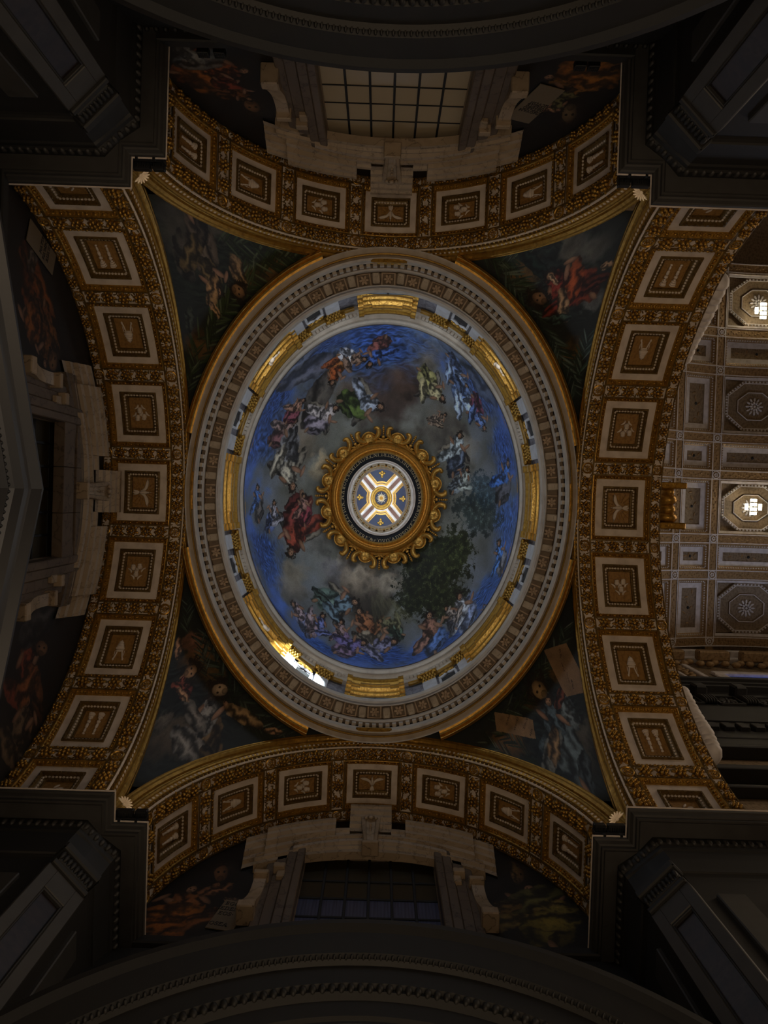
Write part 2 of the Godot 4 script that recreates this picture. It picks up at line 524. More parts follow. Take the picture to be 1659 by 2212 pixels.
func coffered_arch(A: Arch, D: float, label: String, pitch: float, nc: int, flower: ArrayMesh, ros: ArrayMesh):
	var o := base("coffered_arch", label, "arch", "coffered arches under the dome")
	var wide := A.ax == 0
	var hu := 0.985 if wide else 0.89
	var hv := 0.87 if wide else 0.74
	var vc := 1.245 if wide else 1.1
	var half := (nc + 0.5) * pitch
	var vn := vc - hv
	var vf := vc + hv
	# plain vault behind the coffers
	var b := MB.new()
	patch(b, A, -PI / 2, PI / 2, 0.0, D, 0.34, 60)
	for e in [[0.0, -0.0], [D, 0.0]]:
		var rows := []
		for i in 61:
			var ph := lerpf(-PI / 2, PI / 2, i / 60.0)
			rows.append(PackedVector3Array([A.p(ph, e[0], 0.0), A.p(ph, e[0], 0.34)]))
		b.grid(rows)
	part("vault", b, M.oldgold, o)
	# white ground of the flower bands
	b = MB.new()
	patch(b, A, -PI / 2, PI / 2, 0.0, vn, 0.0, 60)
	patch(b, A, -PI / 2, PI / 2, vf, D, 0.0, 60)
	for k in range(-nc - 1, nc + 1):
		var pm := (k + 0.5) * pitch
		patch(b, A, A.turn(-(0.5 * pitch * (A.R + A.rise) * 0.5 - hu), pm), A.turn(0.5 * pitch * (A.R + A.rise) * 0.5 - hu, pm), vn, vf, 0.0, 2)
	part("band_ground", b, M.white, o)
	foliage(o, A, D, vn, vf, pitch, nc, hu)
	# gilded fillets along the bands
	b = MB.new()
	for e in [[0.0, 0.035], [vn - 0.05, vn], [vf, vf + 0.045], [D - 0.03, D]]:
		rib(b, A, -PI / 2, PI / 2, e[0], e[1], 0.035, 60)
	for k in range(-nc - 1, nc + 1):
		var pm := (k + 0.5) * pitch
		var w := 0.5 * pitch * (A.R + A.rise) * 0.5 - hu
		for s in [-1.0, 1.0]:
			rib(b, A, A.turn(s * w - 0.022, pm), A.turn(s * w + 0.022, pm), vn, vf, 0.035, 1)
	part("gilded_fillet", b, M.oldgold, o)
	# flowers on the bands, rosettes where bands cross
	for k in range(-nc - 1, nc + 1):
		var pm := (k + 0.5) * pitch
		var lim := 1.54 if absf(pm) < 1.54 else 9.0
		if lim > 2.0: continue
		for i in 4 if wide else 3:
			var v := lerpf(vn + 0.24, vf - 0.24, i / (3.0 if wide else 2.0))
			part("flower", flower, M.gold, o, A.frame(pm, 0.0, v, 0.0) * Transform3D(Basis(Vector3.UP, rng.randf() * TAU) * Basis.from_scale(Vector3.ONE * 1.12), Vector3.ZERO))
		for v in [vn * 0.5, (vf + D) * 0.5]:
			part("rosette", ros, M.gold, o, A.frame(pm, 0.0, v, 0.0) * Transform3D(Basis.from_scale(Vector3.ONE * (0.9 if v < vn else 0.8)), Vector3.ZERO))
	for k in range(-nc, nc + 1):
		var pc := k * pitch
		for v in [vn * 0.5 - 0.01, (vf + D) * 0.5]:
			for i in 5:
				var u := (i - 2) * (0.37 if wide else 0.34)
				part("flower", flower, M.gold, o, A.frame(pc, u, v, 0.0) * Transform3D(Basis(Vector3.UP, rng.randf() * TAU) * Basis.from_scale(Vector3.ONE * (1.12 if v < vn else 0.94)), Vector3.ZERO))
		coffer(o, A, pc, vc, hu, hv, absi(k), wide)
	archivolt(o, A)

# gilded leaves that run between the flowers of the bands
func foliage(o: Node, A: Arch, D: float, vn: float, vf: float, pitch: float, nc: int, hu: float):
	var b := MB.new()
	var r := RandomNumberGenerator.new()
	r.seed = 77
	for e in [[vn * 0.5 - 0.01, vn * 0.36], [(vf + D) * 0.5, (D - vf) * 0.34]]:
		var n := 230
		for i in n:
			var ph := lerpf(-1.52, 1.52, (i + 0.5) / n)
			for k in 2:
				var v: float = e[0] + e[1] * (k * 1.6 - 0.8 + r.randf_range(-0.25, 0.25))
				b.ball(A.frame(ph, 0.0, v, 0.0) * Transform3D(Basis(Vector3.UP, r.randf() * TAU) * Basis.from_scale(Vector3(0.062, 0.022, 0.022)), Vector3.ZERO))
	for k in range(-nc - 1, nc + 1):
		var pm := (k + 0.5) * pitch
		if absf(pm) > 1.53: continue
		for i in 26:
			for j in 2:
				b.ball(A.frame(pm, (j * 2 - 1) * r.randf_range(0.07, 0.14), lerpf(vn + 0.06, vf - 0.06, i / 25.0), 0.0) * Transform3D(Basis(Vector3.UP, r.randf() * TAU) * Basis.from_scale(Vector3(0.062, 0.022, 0.022)), Vector3.ZERO))
	stuff(part("band_leaves", b, M.oldgold, o))

func bead_row(b: MB, A: Arch, p0: float, vc: float, hu: float, hv: float, w: float, step: float, r: Vector3, dart := false):
	for side in 4:
		var ln := 2.0 * (hu if side < 2 else hv)
		var n := maxi(2, roundi(ln / step))
		for i in n:
			var f := (i + 0.5) / n * 2.0 - 1.0
			var u := f * hu
			var v := (hv if side == 0 else -hv)
			if side >= 2:
				u = hu if side == 2 else -hu
				v = f * hv
			var fr := A.frame(p0, u, vc + v, w)
			var rr := r if side < 2 else Vector3(r.z, r.y, r.x)
			b.ball(fr * Transform3D(Basis.from_scale(rr), Vector3.ZERO))
			if dart:
				var h := ln / n * 0.5
				b.ball(fr * Transform3D(Basis.from_scale(Vector3(0.014, 0.04, r.z) if side < 2 else Vector3(r.z, 0.04, 0.014)), Vector3(h, 0, 0) if side < 2 else Vector3(0, 0, h)))

func coffer(o: Node, A: Arch, p0: float, vc: float, hu: float, hv: float, kind: int, wide: bool):
	var k := 0.0 if wide else 0.03
	var b := MB.new()
	rect_ring(b, A, p0, vc, hu, hv, [Vector2(0.14, 0.07), Vector2(0.345 - k, 0.07)])
	var c := part("coffer", b, M.white, o)
	b = MB.new()
	rect_ring(b, A, p0, vc, hu, hv, [Vector2(0.0, 0.0), Vector2(0.0, -0.03), Vector2(0.025, -0.035), Vector2(0.045, 0.0), Vector2(0.105, 0.05), Vector2(0.11, 0.035), Vector2(0.13, 0.035), Vector2(0.14, 0.07)])
	bead_row(b, A, p0, vc, hu - 0.075, hv - 0.075, 0.012, 0.2, Vector3(0.05, 0.045, 0.038), true)
	bead_row(b, A, p0, vc, hu - 0.12, hv - 0.12, 0.03, 0.1, Vector3(0.03, 0.016, 0.014))
	part("egg_moulding", b, M.gold, c)
	b = MB.new()
	var i0 := 0.345 - k
	rect_ring(b, A, p0, vc, hu, hv, [Vector2(i0, 0.07), Vector2(i0, 0.03), Vector2(i0 + 0.05, 0.025), Vector2(i0 + 0.07, 0.09), Vector2(i0 + 0.155, 0.15), Vector2(i0 + 0.16, 0.135), Vector2(i0 + 0.19, 0.14), Vector2(i0 + 0.2, 0.18)])
	bead_row(b, A, p0, vc, hu - i0 - 0.03, hv - i0 - 0.03, 0.025, 0.12, Vector3(0.04, 0.018, 0.016))
	bead_row(b, A, p0, vc, hu - i0 - 0.175, hv - i0 - 0.175, 0.13, 0.05, Vector3(0.014, 0.014, 0.014))
	part("inner_frame", b, M.oldgold, c)
	b = MB.new()
	bead_row(b, A, p0, vc, hu - i0 - 0.11, hv - i0 - 0.11, 0.11, 0.085, Vector3(0.04, 0.028, 0.032))
	stuff(part("leaf_border", b, M.relief, c))
	b = MB.new()
	var d := i0 + 0.2
	var rows := []
	for i in 5:
		var u := (hu - d) * (i / 2.0 - 1.0)
		rows.append(PackedVector3Array([A.p(A.turn(u, p0), vc - hv + d, 0.18), A.p(A.turn(u, p0), vc + hv - d, 0.18)]))
	b.grid(rows)
	part("panel", b, M.tan, c)
	# white relief: x along the arch towards its crown, z into the arch
	b = MB.new()
	var f := A.frame(p0, 0.0, vc, 0.18)
	if f.basis.x.dot(A.p(0.0, vc, 0.18) - f.origin) < -0.01: f = f * Transform3D(Basis.from_euler(Vector3(0, PI, 0)), Vector3.ZERO)
	var sc := minf(hu - d, hv - d) if not wide else 0.33
	var sx := 0.42 if wide else 0.34
	if kind == 0: f = f * Transform3D(Basis.from_scale(Vector3.ONE * (1.25 if wide else 1.1)), Vector3.ZERO)
	sx = sx / 1.25 if kind == 0 else sx
	var g := MB.new()
	match kind:
		0: # dove with rays; its head points to the dome
			b.ballh(f * lump(Vector3(0, 0.05, -0.02), Vector3(0.042, 0.045, 0.11)))
			b.ballh(f * lump(Vector3(0, 0.07, -0.13), Vector3(0.028, 0.028, 0.035)))
			b.ball(f * lump(Vector3(0, 0.07, -0.19), Vector3(0.012, 0.012, 0.025)))
			for s in [-1.0, 1.0]:
				for q in 6:
					var a: float = 0.25 + q * 0.17
					var l: float = 0.36 - 0.03 * q
					b.ball(f * Transform3D(Basis(Vector3.UP, s * a if s > 0 else PI + s * a) * Basis.from_scale(Vector3(l * 0.5, 0.025, 0.034)), Vector3(s * cos(a) * l * 0.5, 0.04, -0.03 - sin(a) * l * 0.5 + q * 0.024)))
				b.ball(f * Transform3D(Basis(Vector3.UP, s * 0.3) * Basis.from_scale(Vector3(0.03, 0.02, 0.09)), Vector3(s * 0.03, 0.03, 0.16)))
			b.ball(f * lump(Vector3(0, 0.03, 0.17), Vector3(0.03, 0.02, 0.1)))
			for q in 20:
				var a := TAU * (q + 0.5) / 20
				var l := minf(sx * 0.95 / maxf(absf(cos(a)), 0.01), sc * 0.85 / maxf(absf(sin(a)), 0.01))
				g.ball(f * Transform3D(Basis(Vector3.UP, -a) * Basis.from_scale(Vector3((l - 0.12) * 0.5, 0.012, 0.008)), Vector3(cos(a), 0, sin(a)) * (l + 0.12) * 0.5 + Vector3(0, 0.008, 0)))
			part("ray_burst", g, M.gold, c)
		1: # three winged infant heads
			for h in [Vector3(0.10, 0.05, -0.10), Vector3(0.13, 0.05, 0.09), Vector3(-0.10, 0.06, 0.01)]:
				b = MB.new()
				b.ballh(f * lump(h, Vector3(0.085, 0.075, 0.075)))
				b.ball(f * lump(h + Vector3(0.02, 0.065, 0), Vector3(0.02, 0.02, 0.015)))
				b.ball(f * lump(h + Vector3(0.06, 0.03, 0), Vector3(0.05, 0.05, 0.075)))
				for s in [-1.0, 1.0]:
					for q in 4:
						b.ball(f * Transform3D(Basis(Vector3.UP, s * (0.5 + q * 0.35)) * Basis.from_scale(Vector3(0.025, 0.018, 0.085 - q * 0.012)), h + Vector3(-0.05 - 0.02 * q, -0.03, s * (0.10 - q * 0.015))))
				part("winged_head", b, M.relief, c)
			return
		2: # crossed-over tall cap on a cushion with two keys
			for q in 4:
				b.ballh(f * lump(Vector3(0.02 + q * 0.055, 0.04, 0), Vector3(0.06, 0.07, 0.13 - q * 0.02)))
			b.ballh(f * lump(Vector3(0.25, 0.04, 0), Vector3(0.025, 0.025, 0.025)))
			b.ballh(f * lump(Vector3(-0.05, 0.03, 0), Vector3(0.03, 0.04, 0.11)))
			for s in [-1.0, 1.0]:
				b.ball(f * Transform3D(Basis(Vector3.UP, s * 0.25) * Basis.from_scale(Vector3(0.18, 0.024, 0.024)), Vector3(-0.17, 0.02, s * 0.09)))
				b.ball(f * lump(Vector3(-0.30, 0.02, s * 0.13), Vector3(0.05, 0.02, 0.03)))
				b.ball(f * lump(Vector3(-0.12, 0.02, s * 0.13), Vector3(0.10, 0.014, 0.012)))
		3: # a pair of turned candlesticks
			for s in [-1.0, 1.0]:
				var z: float = s * 0.125
				b = MB.new()
				for q in [[-0.30, 0.03, 0.03], [-0.2, 0.08, 0.026], [-0.05, 0.10, 0.034], [0.08, 0.05, 0.042], [0.17, 0.03, 0.03], [0.22, 0.025, 0.055], [0.29, 0.03, 0.066], [0.33, 0.018, 0.075]]:
					b.ball(f * lump(Vector3(q[0] * sx / 0.42, 0.04, z), Vector3(q[1], q[2] * 1.1, q[2] * 1.35)))
				part("candlestick", b, M.relief, c)
			return
		_: # leaf scroll
			for q in 9:
				var a := q * 0.7
				b.ball(f * Transform3D(Basis(Vector3.UP, a) * Basis.from_scale(Vector3(0.09, 0.025, 0.03)), Vector3((q - 4) * 0.07, 0.02, sin(a * 1.7) * 0.1)))
	part("relief", b, M.relief, c)

func archivolt(o: Node, A: Arch):
	var g := MB.new()
	var wh := MB.new()
	var n := 72
	var lead := 0.30 if A.ax == 1 else 0.055
	# (share of the way to the rim, bulge towards the dome)
	var white := [Vector2(0.0, 0.0), Vector2(0.02, 0.03), Vector2(0.05, 0.03), Vector2(0.055, 0.0)]
	var gilt := [Vector2(0.055, 0.0), Vector2(0.16, 0.01), Vector2(0.165, 0.045), Vector2(0.20, 0.05), Vector2(0.205, 0.02), Vector2(0.33, 0.03), Vector2(0.34, 0.06), Vector2(0.40, 0.075), Vector2(0.46, 0.06), Vector2(0.47, 0.02), Vector2(0.54, -0.02), Vector2(0.60, 0.0), Vector2(0.62, 0.05), Vector2(0.70, 0.085), Vector2(0.78, 0.08), Vector2(0.84, 0.04), Vector2(0.85, 0.0), Vector2(0.92, 0.03), Vector2(0.97, 0.03), Vector2(1.0, 0.0)]
	for pair in [[white, wh], [gilt, g]]:
		var pr: Array = pair[0]
		for k in pr.size() - 1:
			var rows := []
			for i in n + 1:
				var ph := lerpf(-1.5, 1.5, float(i) / n)
				rows.append(PackedVector3Array([A.rim(ph, pr[k].x, pr[k].y + lead * pr[k].x), A.rim(ph, pr[k + 1].x, pr[k + 1].y + lead * pr[k + 1].x)]))
			pair[1].grid(rows)
	var av := part("archivolt", g, M.gold, o)
	part("white_fillet", wh, M.white, av)
	# dentils and small leaves on the first two bands
	var d := MB.new()
	var lf := MB.new()
	var cnt := 150 if A.ax == 0 else 120
	for i in cnt:
		var ph := lerpf(-1.45, 1.45, (i + 0.5) / cnt)
		var x := (A.rim(ph + 0.01, 0.1, 0.0) - A.rim(ph - 0.01, 0.1, 0.0)).normalized()
		var y := (A.rim(ph, 0.2, 0.0) - A.rim(ph, 0.0, 0.0)).normalized()
		var bs := Basis(x, y, x.cross(y))
		d.box(Transform3D(bs, A.rim(ph, 0.11, 0.02 + lead * 0.11)), Vector3(0.03, 0.035, 0.025))
		lf.ball(Transform3D(bs * Basis.from_scale(Vector3(0.035, 0.05, 0.03)), A.rim(ph, 0.27, 0.03 + lead * 0.27)))
	stuff(part("dentil_row", d, M.oldgold, av))
	stuff(part("leaf_row", lf, M.white, av))

const AP := 5.89
const BP := 7.2

func pend_at(ph: float, k: float) -> Vector3:
	# x and z as shares of the half sides of the bay, y height
	var h := 21.75 - 7.25 * (1.0 - cos(ph))
	var zl := minf(7.8 * sin(ph) / BP, 1.0)
	var ct := clampf(1.0 - (21.75 - h) / 6.51, -1.0, 1.0)
	var xt := minf(5.95 * sqrt(1.0 - ct * ct) / AP, 1.0)
	var a := lerpf(atan2(zl, 1.0), PI / 2 - atan2(xt, 1.0), k)
	var r := lerpf(sqrt(1.0 + zl * zl), sqrt(1.0 + xt * xt), k)
	return Vector3(r * cos(a), h, r * sin(a))

func pendentives():
	var names := ["pendentive mosaic of a bare-armed old man leaning down among palm leaves", "pendentive mosaic of a bearded man in a red robe on grey clouds",
		"pendentive mosaic of a youth and a white-bearded man above grey clouds", "pendentive mosaic of a bearded man holding two lettered tablets"]
	var q := [[-1, 1], [1, 1], [-1, -1], [1, -1]]
	for i in 4:
		var rows := []
		var uvs := []
		for a in 25:
			var ph := lerpf(1.18, 0.0, pow(a / 24.0, 0.9))
			var r := PackedVector3Array()
			var u := PackedVector2Array()
			for b in 25:
				var p := pend_at(ph, b / 24.0)
				r.append(Vector3(q[i][0] * p.x * AP, p.y + EY, q[i][1] * p.z * BP))
				u.append(Vector2(p.x, p.z) / 1.05)
			rows.append(r)
			uvs.append(u)
		var mb := MB.new()
		mb.grid(rows, false, uvs)
		var m := mat("pendentive_mosaic", Color.WHITE, 0.6)
		m.albedo_texture = pend_painting(i)
		m.texture_repeat = false
		var o := base("pendentive", names[i], "mosaic", "mosaic pendentives under the dome ring")
		part("mosaic", mb, m, o)

func drum():
	var cor := base("drum_cornice", "broad oval stucco cornice with rosettes and a gilded rim under the drum", "cornice")
	var g := MB.new()
	var gp := [Vector3(6.061, 21.2, 7.667), Vector3(6.045, 21.0, 7.647), Vector3(5.956, 20.88, 7.534), Vector3(5.93, 20.95, 7.5), Vector3(5.885, 20.92, 7.445), Vector3(5.87, 20.98, 7.43), Vector3(5.889, 21.08, 7.45), Vector3(5.84, 21.1, 7.387)]
	# the gilded rim dies into the arches where the oval meets them
	var c0 := acos(5.90 / 6.06)
	var c1 := asin(7.22 / 7.66)
	for s in [[c0, c1], [PI - c1, PI - c0], [PI + c0, PI + c1], [TAU - c1, TAU - c0]]:
		ring(g, gp, 30, s[0], s[1])
	part("gilded_rim", g, M.gold, cor)
	var w := MB.new()
	ring(w, [Vector3(5.851, 21.14, 7.401), Vector3(5.751, 21.28, 7.275)])
	ring(w, [Vector3(5.711, 21.34, 7.225), Vector3(5.634, 21.26, 7.127), Vector3(5.594, 21.32, 7.077), Vector3(5.6, 21.5, 7.083), Vector3(5.603, 21.62, 7.087), Vector3(5.623, 21.7, 7.113)])
	ring(w, [Vector3(5.546, 21.9, 7.016), Vector3(5.536, 21.86, 7.003), Vector3(5.504, 21.9, 6.962), Vector3(5.511, 22.1, 6.971), Vector3(5.523, 22.15, 6.987)])
	part("moulding", w, M.ring, cor)
	g = MB.new()
	ring(g, [Vector3(5.751, 21.28, 7.275), Vector3(5.715, 21.2, 7.23), Vector3(5.693, 21.22, 7.201), Vector3(5.706, 21.32, 7.218)])
	part("gilded_line", g, M.gold, cor)
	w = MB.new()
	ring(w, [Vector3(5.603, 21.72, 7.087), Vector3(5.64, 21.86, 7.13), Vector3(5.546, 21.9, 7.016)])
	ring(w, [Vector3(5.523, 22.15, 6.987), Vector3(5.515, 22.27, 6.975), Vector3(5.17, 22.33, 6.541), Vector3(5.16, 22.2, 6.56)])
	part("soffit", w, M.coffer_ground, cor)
	w = MB.new()
	ring(w, [Vector3(5.2, 22.2, 6.6), Vector3(5.155, 22.12, 6.57), Vector3(5.13, 22.14, 6.547), Vector3(5.153, 22.3, 6.579), Vector3(5.084, 22.38, 6.493), Vector3(5.063, 22.55, 6.477), Vector3(5.082, 22.7, 6.497), Vector3(5.105, 22.8, 6.526), Vector3(5.904, 22.9, 7.474)])
	part("corona", w, M.ring, cor)
	# dentils, then brackets with a rosette in each gap of the soffit
	var d := MB.new()
	for i in 168:
		var a := TAU * i / 168
		d.box(ell_frame(5.585, 7.065, a, 21.77), Vector3(0.062, 0.075, 0.05))
	stuff(part("dentil_row", d, M.ring, cor))
	var n := 44
	var br := MB.new()
	br.box(Transform3D(Basis(), Vector3(0, 0.0, 0)), Vector3(0.11, 0.09, 0.17), 0.02)
	br.box(Transform3D(Basis(), Vector3(0, -0.06, -0.1)), Vector3(0.09, 0.06, 0.06), 0.02)
	for k in 3: br.box(Transform3D(Basis(), Vector3((k - 1) * 0.06, -0.1, 0.03)), Vector3(0.014, 0.02, 0.11))
	var brm := br.mesh()
	var ro := MB.new()
	for k in 6:
		var a := TAU * k / 6
		ro.ball(Transform3D(Basis(Vector3.UP, -a) * Basis.from_scale(Vector3(0.075, 0.03, 0.05)), Vector3(cos(a) * 0.09, -0.03, sin(a) * 0.09)))
	ro.ball(lump(Vector3(0, -0.06, 0), Vector3(0.05, 0.05, 0.05)))
	for e in [[-1, 0], [1, 0], [0, -1], [0, 1]]:
		ro.box(Transform3D(Basis(), Vector3(e[0] * 0.2, 0.0, e[1] * 0.19)), Vector3(0.02 if e[0] else 0.22, 0.03, 0.02 if e[1] else 0.21))
	var rom := ro.mesh()
	for i in n:
		var a := TAU * (i + 0.5) / n
		part("bracket", brm, M.ring, cor, ell_frame(5.36, 6.80, a, 22.22))
		part("rosette", rom, M.dullring, cor, ell_frame(5.34, 6.78, TAU * i / n, 22.25))
	# keystone blocks where the oval touches the arches
	var kn := ["bracket block between the dome ring and the arch over the chapel lunette", "bracket block between the dome ring and the arch to the nave vault", "bracket block between the dome ring and the arch over the beige-paned window", "bracket block with bright grey face at the arch over the curtained window"]
	var ka := [PI, 0.0, PI / 2, PI * 1.5]
	for i in 4:
		var o := base("keystone_block", kn[i], "bracket", "blocks between dome ring and arches")
		var f := ell_frame(5.80 if i < 2 else 5.8, 7.2, ka[i], 21.45)
		var wd := 0.52 if i < 2 else 0.44
		var b := MB.new()
		b.box(f * Transform3D(Basis(), Vector3(0, 0, 0.02)), Vector3(wd, 0.10, 0.13), 0.02)
		part("block", b, M.grey if i == 3 else M.shaft, o)
		b = MB.new()
		b.box(f * Transform3D(Basis(), Vector3(0, -0.06, 0.13)), Vector3(wd + 0.06, 0.1, 0.04), 0.015)
		b.box(f * Transform3D(Basis(), Vector3(0, -0.1, 0.17)), Vector3(wd + 0.1, 0.04, 0.03), 0.01)
		b.box(f * Transform3D(Basis(), Vector3(0, -0.08, -0.12)), Vector3(wd - 0.02, 0.09, 0.04), 0.015)
		part("gilded_band", b, M.gold, o)
	# the drum wall
	var dr := base("drum", "grey marble drum wall between the rosette cornice and the painted dome", "wall")
	w = MB.new()
	ring(w, [Vector3(5.78, 22.85, 7.34), Vector3(5.78, 27.1, 7.34)])
	part("wall", w, M.grey, dr)
	for k in 8:
		g = MB.new()
		var a0: float = PEDI[k]
		var a1: float = PEDI[k + 1] if k < 7 else TAU
		var hw := 0.222
		ring(g, [Vector3(5.72, 26.62, 7.27), Vector3(5.66, 26.6, 7.2), Vector3(5.64, 26.72, 7.18), Vector3(5.6, 26.78, 7.14), Vector3(5.72, 26.86, 7.27)], 12, a0 + hw, a1 - hw)
		part("gilded_architrave", g, M.gold, dr)
	var mid := [0.375, 1.087, 2.054, 2.767, 3.516, 4.229, 5.196, 5.908]
	var where := ["nave side, upper", "nave end of the beige-window side", "chapel end of the beige-window side", "chapel side, upper", "chapel side, lower", "next to the sunlit patch", "nave end of the curtained-window side", "nave side, lower"]
	for k in 8:
		for s in [-1.0, 1.0]:
			pilaster(dr, mid[k] + s * 0.122)
		niche(mid[k], "gilded shell niche in the drum, " + where[k])
	for k in 8: pediment(k)
	# windows under the pediments
	for k in 8:
		var wi := base("window_%d" % (k + 5), "daylit drum window under a gilded pediment", "window", "", "structure")
		var f := ell_frame(5.70, 7.24, PEDI[k], 24.15)
		var b := MB.new()
		b.box(f, Vector3(0.62, 1.0, 0.01))
		part("pane", b, M.daylight, wi)
		b = MB.new()
		for x in [-0.66, 0.0, 0.66]: b.box(f * Transform3D(Basis(), Vector3(x, 0, 0.04)), Vector3(0.03 if x == 0.0 else 0.06, 1.05, 0.04))
		for y in [-1.04, -0.35, 0.35, 1.04]: b.box(f * Transform3D(Basis(), Vector3(0, y, 0.04)), Vector3(0.7, 0.025, 0.035))
		part("frame", b, M.iron, wi)

func pilaster(dr: Node, a: float):
	var f := ell_frame(5.75, 7.3, a, 0.0)
	var b := MB.new()
	b.box(f * Transform3D(Basis(), Vector3(0, 24.6 , 0.05)), Vector3(0.27, 1.75, 0.06), 0.015)
	var p := part("pilaster", b, M.pale, dr)
	b = MB.new()
	for y in 3:
		for x in 5:
			b.ball(f * Transform3D(Basis(Vector3.RIGHT, 0.5) * Basis.from_scale(Vector3(0.055, 0.085, 0.035)), Vector3((x - 2) * 0.115 + (0.05 if y == 1 else 0.0), 26.28 + y * 0.15, 0.12 + y * 0.05)))
	for s in [-1.0, 1.0]:
		b.ball(f * lump(Vector3(s * 0.3, 26.68, 0.24), Vector3(0.10, 0.10, 0.08)))
		b.ball(f * lump(Vector3(s * 0.3, 26.68, 0.31), Vector3(0.045, 0.045, 0.03)))
	b.ball(f * lump(Vector3(0, 26.72, 0.27), Vector3(0.08, 0.07, 0.06)))
	b.box(f * Transform3D(Basis(), Vector3(0, 26.82, 0.16)), Vector3(0.4, 0.035, 0.13), 0.01)
	part("capital", b, M.gold, p)

func niche(a: float, label: String):
	var o := base("shell_niche", label, "niche", "shell niches of the drum")
	var f := ell_frame(5.77, 7.32, a, 0.0)
	var b := MB.new()
	for s in [-1.0, 1.0]:
		b.box(f * Transform3D(Basis(), Vector3(s * 0.33, 24.9, 0.04)), Vector3(0.05, 1.1, 0.05), 0.015)
	var pts := PackedVector3Array()
	var rr := PackedFloat32Array()
	for i in 9:
		var t := i / 8.0 * 2.0 - 1.0
		pts.append(f * Vector3(t * 0.36, 26.0 + 0.18 * cos(t * PI * 0.5) + 0.05 * cos(t * TAU), 0.07))
		rr.append(0.05)
	b.tube(pts, rr, 6, Vector3.UP)
	part("frame", b, M.pale, o)
	b = MB.new()
	b.box(f * Transform3D(Basis(), Vector3(0, 24.9, 0.0)), Vector3(0.28, 1.1, 0.02))
	part("panel", b, M.dark, o)
	b = MB.new()
	for i in 7:
		var t := (i - 3) / 3.0
		b.ball(f * Transform3D(Basis(Vector3.BACK, -t * 0.9) * Basis.from_scale(Vector3(0.04, 0.14, 0.05)), Vector3(t * 0.2, 26.32 - absf(t) * 0.07, 0.12)))
	b.ball(f * lump(Vector3(0, 26.2, 0.14), Vector3(0.08, 0.07, 0.07)))
	for s in [-1.0, 1.0]: b.ball(f * lump(Vector3(s * 0.27, 26.22, 0.1), Vector3(0.08, 0.05, 0.05)))
	part("shell", b, M.gold, o)

func pediment(k: int):
	var names := ["gilded curved pediment on the nave side of the drum", "gilded curved pediment of the drum towards the red-robed pendentive", "gilded curved pediment of the drum next to the beige-paned window", "gilded curved pediment of the drum towards the leaning old man pendentive",
		"gilded curved pediment on the chapel side of the drum", "gilded curved pediment of the drum with its lower end in bright sun", "gilded curved pediment of the drum next to the curtained window", "gilded curved pediment of the drum towards the lettered-tablet pendentive"]
	var o := base("gilded_pediment", names[k], "pediment", "gilded window pediments of the drum")
	var a: float = PEDI[k]
	var hw := 0.195 if k % 2 == 0 else 0.2
	var pr := [Vector3(5.74, 25.3, 7.3), Vector3(5.62, 25.32, 7.16), Vector3(5.62, 25.5, 7.16), Vector3(5.69, 25.53, 7.23), Vector3(5.69, 25.78, 7.23), Vector3(5.61, 25.8, 7.14), Vector3(5.58, 25.86, 7.10), Vector3(5.64, 25.9, 7.17), Vector3(5.64, 26.05, 7.17), Vector3(5.54, 26.08, 7.05), Vector3(5.53, 26.18, 7.04), Vector3(5.57, 26.22, 7.08), Vector3(5.49, 26.26, 6.99), Vector3(5.48, 26.42, 6.98), Vector3(5.42, 26.5, 6.91), Vector3(5.46, 26.6, 6.95), Vector3(5.38, 26.66, 6.85), Vector3(5.38, 26.8, 6.85), Vector3(5.74, 26.95, 7.3)]
	var b := MB.new()
	ring(b, pr, 14, a - hw + 0.035, a + hw - 0.035, 0.05)
	for s in [-1.0, 1.0]:
		var e0: float = a + s * (hw - 0.035)
		var e1: float = a + s * hw
		ring(b, pr, 3, minf(e0, e1), maxf(e0, e1), -0.0)
		ring_cap(b, pr, e0)
		ring_cap(b, pr, e1)
	part("cornice", b, M.gold, o)
	# broken inner arch: two slanted lines and a raised middle
	b = MB.new()
	var q := []
	for p in pr.slice(8, 14): q.append(p)
	ring(b, q, 8, a - 0.10, a + 0.10, 0.0)
	ring_cap(b, q, a - 0.10)
	ring_cap(b, q, a + 0.10)
	part("raised_panel", b, M.gold, o)

